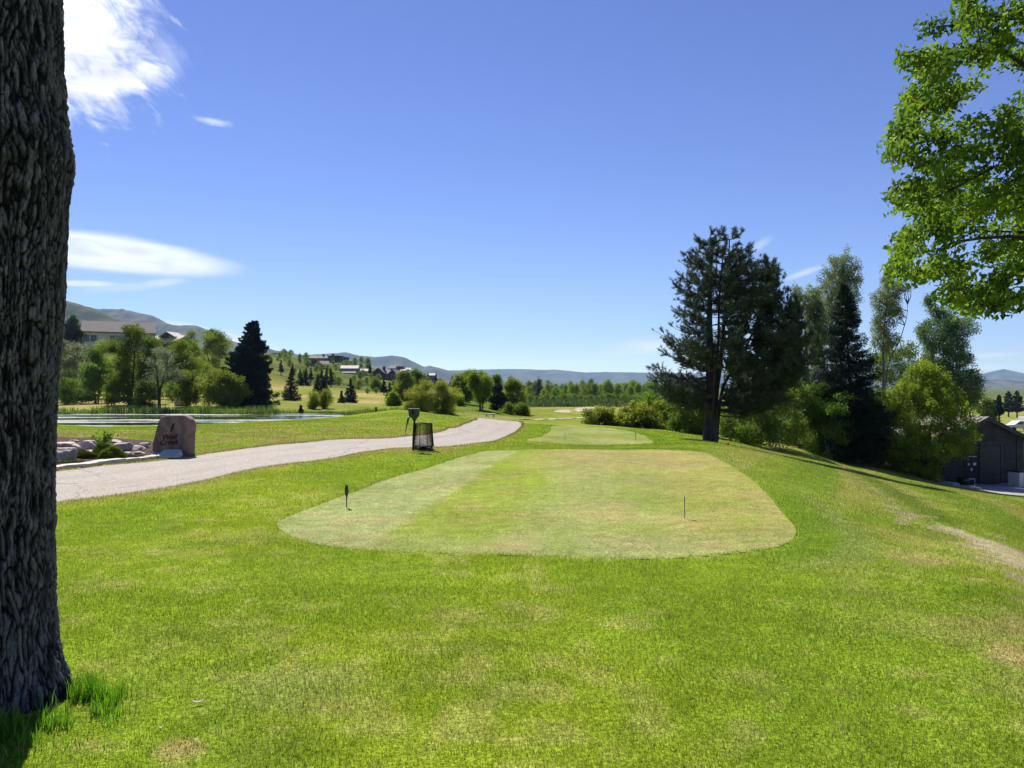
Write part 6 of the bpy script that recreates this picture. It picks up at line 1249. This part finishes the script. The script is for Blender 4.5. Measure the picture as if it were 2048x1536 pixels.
mid = [(868,792,95,2),(904,800,88,1),(918,790,100,0),(936,778,112,1),(955,785,105,2),(972,775,115,0),(1000,785,95,2),(1018,778,108,0),(1044,785,100,1),(800,770,150,2),(824,765,165,0),(752,778,170,1),(735,782,160,2),(785,775,170,0)]
for k, (X, Y, d, kd) in enumerate(sorted(mid)):
    yb = CY+(EYE-ground_at(X, d)[2])*F/d; place(kd, X, d, max(12, yb-Y), 1.2, 'bushy tree filling in behind the path bend, %s from the left' % ordinal(k+1), 'bushy trees behind the path bend', 930+k)
hb = [(533,742,110),]
hill = []
for k in range(98):
    X = rng.uniform(528, 862); d = rng.uniform(200, 430); hill.append((X, d))
hill += [(632,722),(0,0)][:0]
hill.sort()
for k, (X, d) in enumerate(hill): place(int(rng.choice([0, 1, 2, 2])), X, d, rng.uniform(9, 21)*260/d, 1.35, 'green bush on the housing hillside, %s counting from the left' % ordinal(k+1), 'bushes on the housing hillside', 720+k, 'hillside_bush')
tr_ = [(571,702,400),(579,706,395),(600,708,380),(612,706,390),(710,716,420),(722,714,415),(735,716,410),(805,742,330),(818,744,325),(830,740,335),(848,748,320),(660,735,330),(640,738,320)]
for k, (X, Y, d) in enumerate(sorted(tr_)):
    yb = CY+(EYE-ground_at(X, d)[2])*F/d; place([2, 0, 1][k % 3], X, d, max(14, yb-Y), 1., 'garden tree among the hillside houses, %s from the left' % ordinal(k+1), 'garden trees by the houses', 800+k)
lf = [(40,690,190),(90,700,180),(130,690,170),(180,700,180),(240,705,190),(300,700,190),(345,700,190),(365,715,200),(410,720,200),(330,735,150),(470,735,210),(520,742,210)]
for k, (X, Y, d) in enumerate(lf):
    yb = CY+(EYE-ground_at(X, d)[2])*F/d; place([0, 2, 1][k % 3], X, d, max(14, yb-Y), 1.25, 'leafy tree on the slope below the cream house, %s from the left' % ordinal(k+1), 'trees on the slope below the cream house', 830+k)

# ------------------------------------------------------------------ houses
mh = {k: plain('house_'+k, v, .85, var=.12, scale=.8) for k, v in dict(cream=(.62,.55,.40), brown=(.075,.05,.04), grey=(.15,.14,.135), tan=(.26,.20,.15), white=(.72,.71,.68), dark=(.05,.045,.045), wood=(.14,.09,.06), slate=(.12,.11,.115), brownroof=(.105,.086,.082), paleroof=(.42,.37,.33)).items()}
m_gl = plain('window_glass', (.03,.04,.05), .12, spec=.6); m_fr = plain('window_frame', (.5,.47,.42), .7)
def gable(g, x0, x1, y0, y1, z0, rise, th, ov, alongx=True):
    """pitched roof slabs, ridge along x or y"""
    if alongx:
        ym = (y0+y1)/2; a, b = x0-ov, x1+ov; sl_ = rise/((y1-y0)/2)
        for s, ye in ((-1, y0-ov), (1, y1+ov)):
            ze = z0-ov*sl_; V = [(a, ye, ze), (b, ye, ze), (b, ym, z0+rise), (a, ym, z0+rise)]; V += [(x, y, z+th) for x, y, z in V]
            g.add(V, None, [[0, 3, 2, 1], [4, 5, 6, 7], [0, 1, 5, 4], [1, 2, 6, 5], [2, 3, 7, 6], [3, 0, 4, 7]])
    else:
        xm = (x0+x1)/2; a, b = y0-ov, y1+ov; sl_ = rise/((x1-x0)/2)
        for s, xe in ((-1, x0-ov), (1, x1+ov)):
            ze = z0-ov*sl_; V = [(xe, a, ze), (xe, b, ze), (xm, b, z0+rise), (xm, a, z0+rise)]; V += [(x, y, z+th) for x, y, z in V]
            g.add(V, None, [[0, 3, 2, 1], [4, 5, 6, 7], [0, 1, 5, 4], [1, 2, 6, 5], [2, 3, 7, 6], [3, 0, 4, 7]])
def gable_end(g, x0, x1, y, z0, rise, thick, alongx=False):
    if not alongx: V = [(x0, y, z0), (x1, y, z0), ((x0+x1)/2, y, z0+rise), (x0, y+thick, z0), (x1, y+thick, z0), ((x0+x1)/2, y+thick, z0+rise)]
    else: V = [(y, x0, z0), (y, x1, z0), (y, (x0+x1)/2, z0+rise), (y+thick, x0, z0), (y+thick, x1, z0), (y+thick, (x0+x1)/2, z0+rise)]
    g.add(V, [[0, 1, 2], [3, 5, 4]], [[0, 3, 4, 1], [1, 4, 5, 2], [2, 5, 3, 0]])
def house(label, X, Yb, d, rz, blocks, wall, roof, wins=(), chim=(), decks=()):
    """blocks: (x0,x1,y0,y1,h,rise,'x'|'y'|'flat'); wins: (x,z,w,h,y of the wall)"""
    p = at(X, Yb, d); t = thing('house', label, 'house', (p[0], p[1], p[2]), rz, 'houses on the hillside')
    for (x0, x1, y0, y1, h, rise, ax) in blocks:
        g = Geo(); box(g, x0, x1, y0, y1, -4, h); 
        if ax == 'y': gable_end(g, x0, x1, y0+.01, h, rise, y1-y0-.02)
        if ax == 'x': gable_end(g, y0, y1, x0+.01, h, rise, x1-x0-.02, True)
        g.build('wall', wall, t); g = Geo()
        if ax == 'flat': box(g, x0-.6, x1+.6, y0-.8, y1+.6, h+.004, h+.35, .04)
        else: gable(g, x0, x1, y0, y1, h+.02, rise, .28, .7, ax == 'x')
        rf = g.build('roof', roof, t)
        for (cx_, cy_, ch) in chim:
            if x0 < cx_ < x1: g = Geo(); box(g, cx_-.5, cx_+.5, cy_-.5, cy_+.5, h, h+ch, .03); box(g, cx_-.65, cx_+.65, cy_-.65, cy_+.65, h+ch+.004, h+ch+.25); g.build('chimney', mh['dark'], rf)
    for (x, z, ww, wh, y) in wins:
        g = Geo(); f = .12
        for a in ((x-ww/2-f, x+ww/2+f, z-f, z), (x-ww/2-f, x+ww/2+f, z+wh, z+wh+f), (x-ww/2-f, x-ww/2, z+.003, z+wh-.003), (x+ww/2, x+ww/2+f, z+.003, z+wh-.003)): box(g, a[0], a[1], y-.10, y-.003, a[2], a[3])
        fr = g.build('window', m_fr, t); g = Geo(); box(g, x-ww/2, x+ww/2, y-.05, y-.01, z, z+wh); g.build('pane', m_gl, fr)
    for (x0, x1, y0, y1, z) in decks:
        g = Geo(); box(g, x0, x1, y0, y1, z, z+.18); 
        for q in np.linspace(x0, x1, 8): box(g, q-.05, q+.05, y0, y0+.1, z+.182, z+1.0)
        box(g, x0, x1, y0-.02, y0+.08, z+1.003, z+1.1)
        for q in np.linspace(x0+.2, x1-.2, 3): box(g, q-.14, q+.14, y0+.2, y0+.48, -4, z-.003)
        g.build('deck', mh['wood'], t)
k9 = 215/F
p9 = 215
house('long cream building with a wide brown roof left of the bank trees', 238, 700, 215, .47, [(-8.9,8.9,0,10,5.2,3.0,'x')], mh['cream'], mh['brownroof'], [(-8.2,2.2,1.5,1.9,0),(-6.4,2.2,1.5,1.9,0),(-1.6,2.2,1.5,1.9,0),(.1,2.2,1.5,1.9,0),(4,2.2,1.5,1.9,0),(-8,-.4,1.6,1.4,0)], [(-8.2,7,2.9)], [])
house('dark brown gabled house rising behind the left end of the cream building', 172, 686, 262, .5, [(-5,5,0,9,4.2,3.0,'y')], mh['brown'], mh['brownroof'], [(0,1.2,1.6,1.6,0)])
house('pale roofed grey house peeping between the bank trees right of the cream one', 328, 692, 235, -.1, [(-4.2,4.2,0,8,1.6,1.7,'x'),(-1.8,2.2,1.5,7,3.2,1.2,'y')], mh['dark'], mh['paleroof'], [(-1.5,-.6,2,1.2,0)])
house('low flat roofed house on the ridge left of all the hill houses', 549, 715, 430, 0, [(-5,5,0,8,1.9,.3,'flat'),(-1.5,2.5,1,6,2.5,.3,'flat')], mh['grey'], mh['paleroof'], [(-2,.4,2,1,0),(2,.4,2,1,0)])
house('dark brown gabled house below the ridge, leftmost of the larger ones', 636, 737, 385, .25, [(-5,1.4,0,9,2.6,2.2,'y'),(1.4,5,1,8,2.2,1.6,'x')], mh['brown'], mh['brownroof'], [(-1.8,.5,1.6,1.4,0),(3,.5,1.4,1.2,1)])
house('brown house high behind the dark gabled one', 636, 724, 440, .1, [(-5.6,5.6,0,8,2.2,1.3,'x')], mh['wood'], mh['brownroof'], [(-2,.5,1.5,1.2,0),(2,.5,1.5,1.2,0)], [(2.5,4,2.2)])
house('flat topped dark modern house on the crest', 672, 724, 440, -.1, [(-4.8,1.6,0,8,3.4,.3,'flat'),(1.6,5.2,1,8,2.5,.3,'flat')], mh['dark'], mh['brown'], [(-2.5,1.6,2.4,1.3,0),(3.2,.8,2,1.2,1)], [(-3.2,4,1.3)])
house('tan house with tiered pale roofs in the middle of the hillside', 707, 752, 360, .1, [(-5.6,1.6,0,8,3.6,1.3,'x'),(1.6,6,1.5,8,2.3,1.0,'x'),(-4.4,.8,-2.4,0,1.6,.8,'x')], mh['tan'], mh['paleroof'], [(-3.5,2.0,1.6,1.2,0),(-.6,2.0,1.6,1.2,0),(3.8,.4,1.6,1.2,1.5)], (), [(-5.2,5.6,-3.6,-2.0,.0)])
house('large dark house with twin gables and a long deck lowest on the hillside', 769, 762, 345, -.15, [(-5.2,-.6,0,8,4.0,1.9,'y'),(-.6,2.0,1.2,8,3.4,1.4,'x'),(2.0,5.6,.4,8,3.4,1.7,'y')], mh['brown'], mh['slate'], [(-3,1.8,1.8,1.5,0),(.7,1.5,1.4,1.3,1.2),(3.8,1.5,1.6,1.4,.4),(-3,-.8,1.6,1.3,0),(3.8,-.8,1.6,1.3,.4)], [(-1.5,4,2.6)], [(-5.4,5.6,-2,-.1,.6)])
house('brown house with a square tower behind the twin gabled one', 793, 748, 400, 0, [(-3.5,.2,0,7,3.0,1.4,'x'),(.2,3.4,1,6,3.8,.3,'flat')], mh['wood'], mh['slate'], [(-1.6,1,1.4,1.2,0)])
house('white roofed pavilion house at the right end of the hillside houses', 816, 750, 395, .1, [(-3.6,3.2,0,7,1.2,1.5,'x'),(-.8,.8,2.2,4.4,2.9,.7,'x')], mh['white'], mh['white'], [(-1.5,-.3,1.4,1,0),(1.2,-.3,1.4,1,0)])
house('small pale house almost hidden by skyline spruces', 862, 757, 400, 0, [(-1.6,1.7,0,6,1.6,1.0,'x')], mh['grey'], mh['paleroof'], [(0,.3,1.2,1,0)])
house('grey roofed house behind the far row of trees', 1088, 786, 300, .2, [(-3.2,1.2,0,7,2.4,1.6,'x'),(1.2,4.2,.6,6,2.0,1.2,'y')], mh['tan'], mh['slate'], [(-1.2,.7,1.4,1.2,0),(2.7,.6,1.2,1.1,.6)])
house('house with a pale end gable left of the poplar in the far row', 1064, 784, 305, -.4, [(-2.4,2.4,0,7,1.8,1.8,'y')], mh['tan'], mh['slate'], [(0,.5,1.4,1.1,0)])
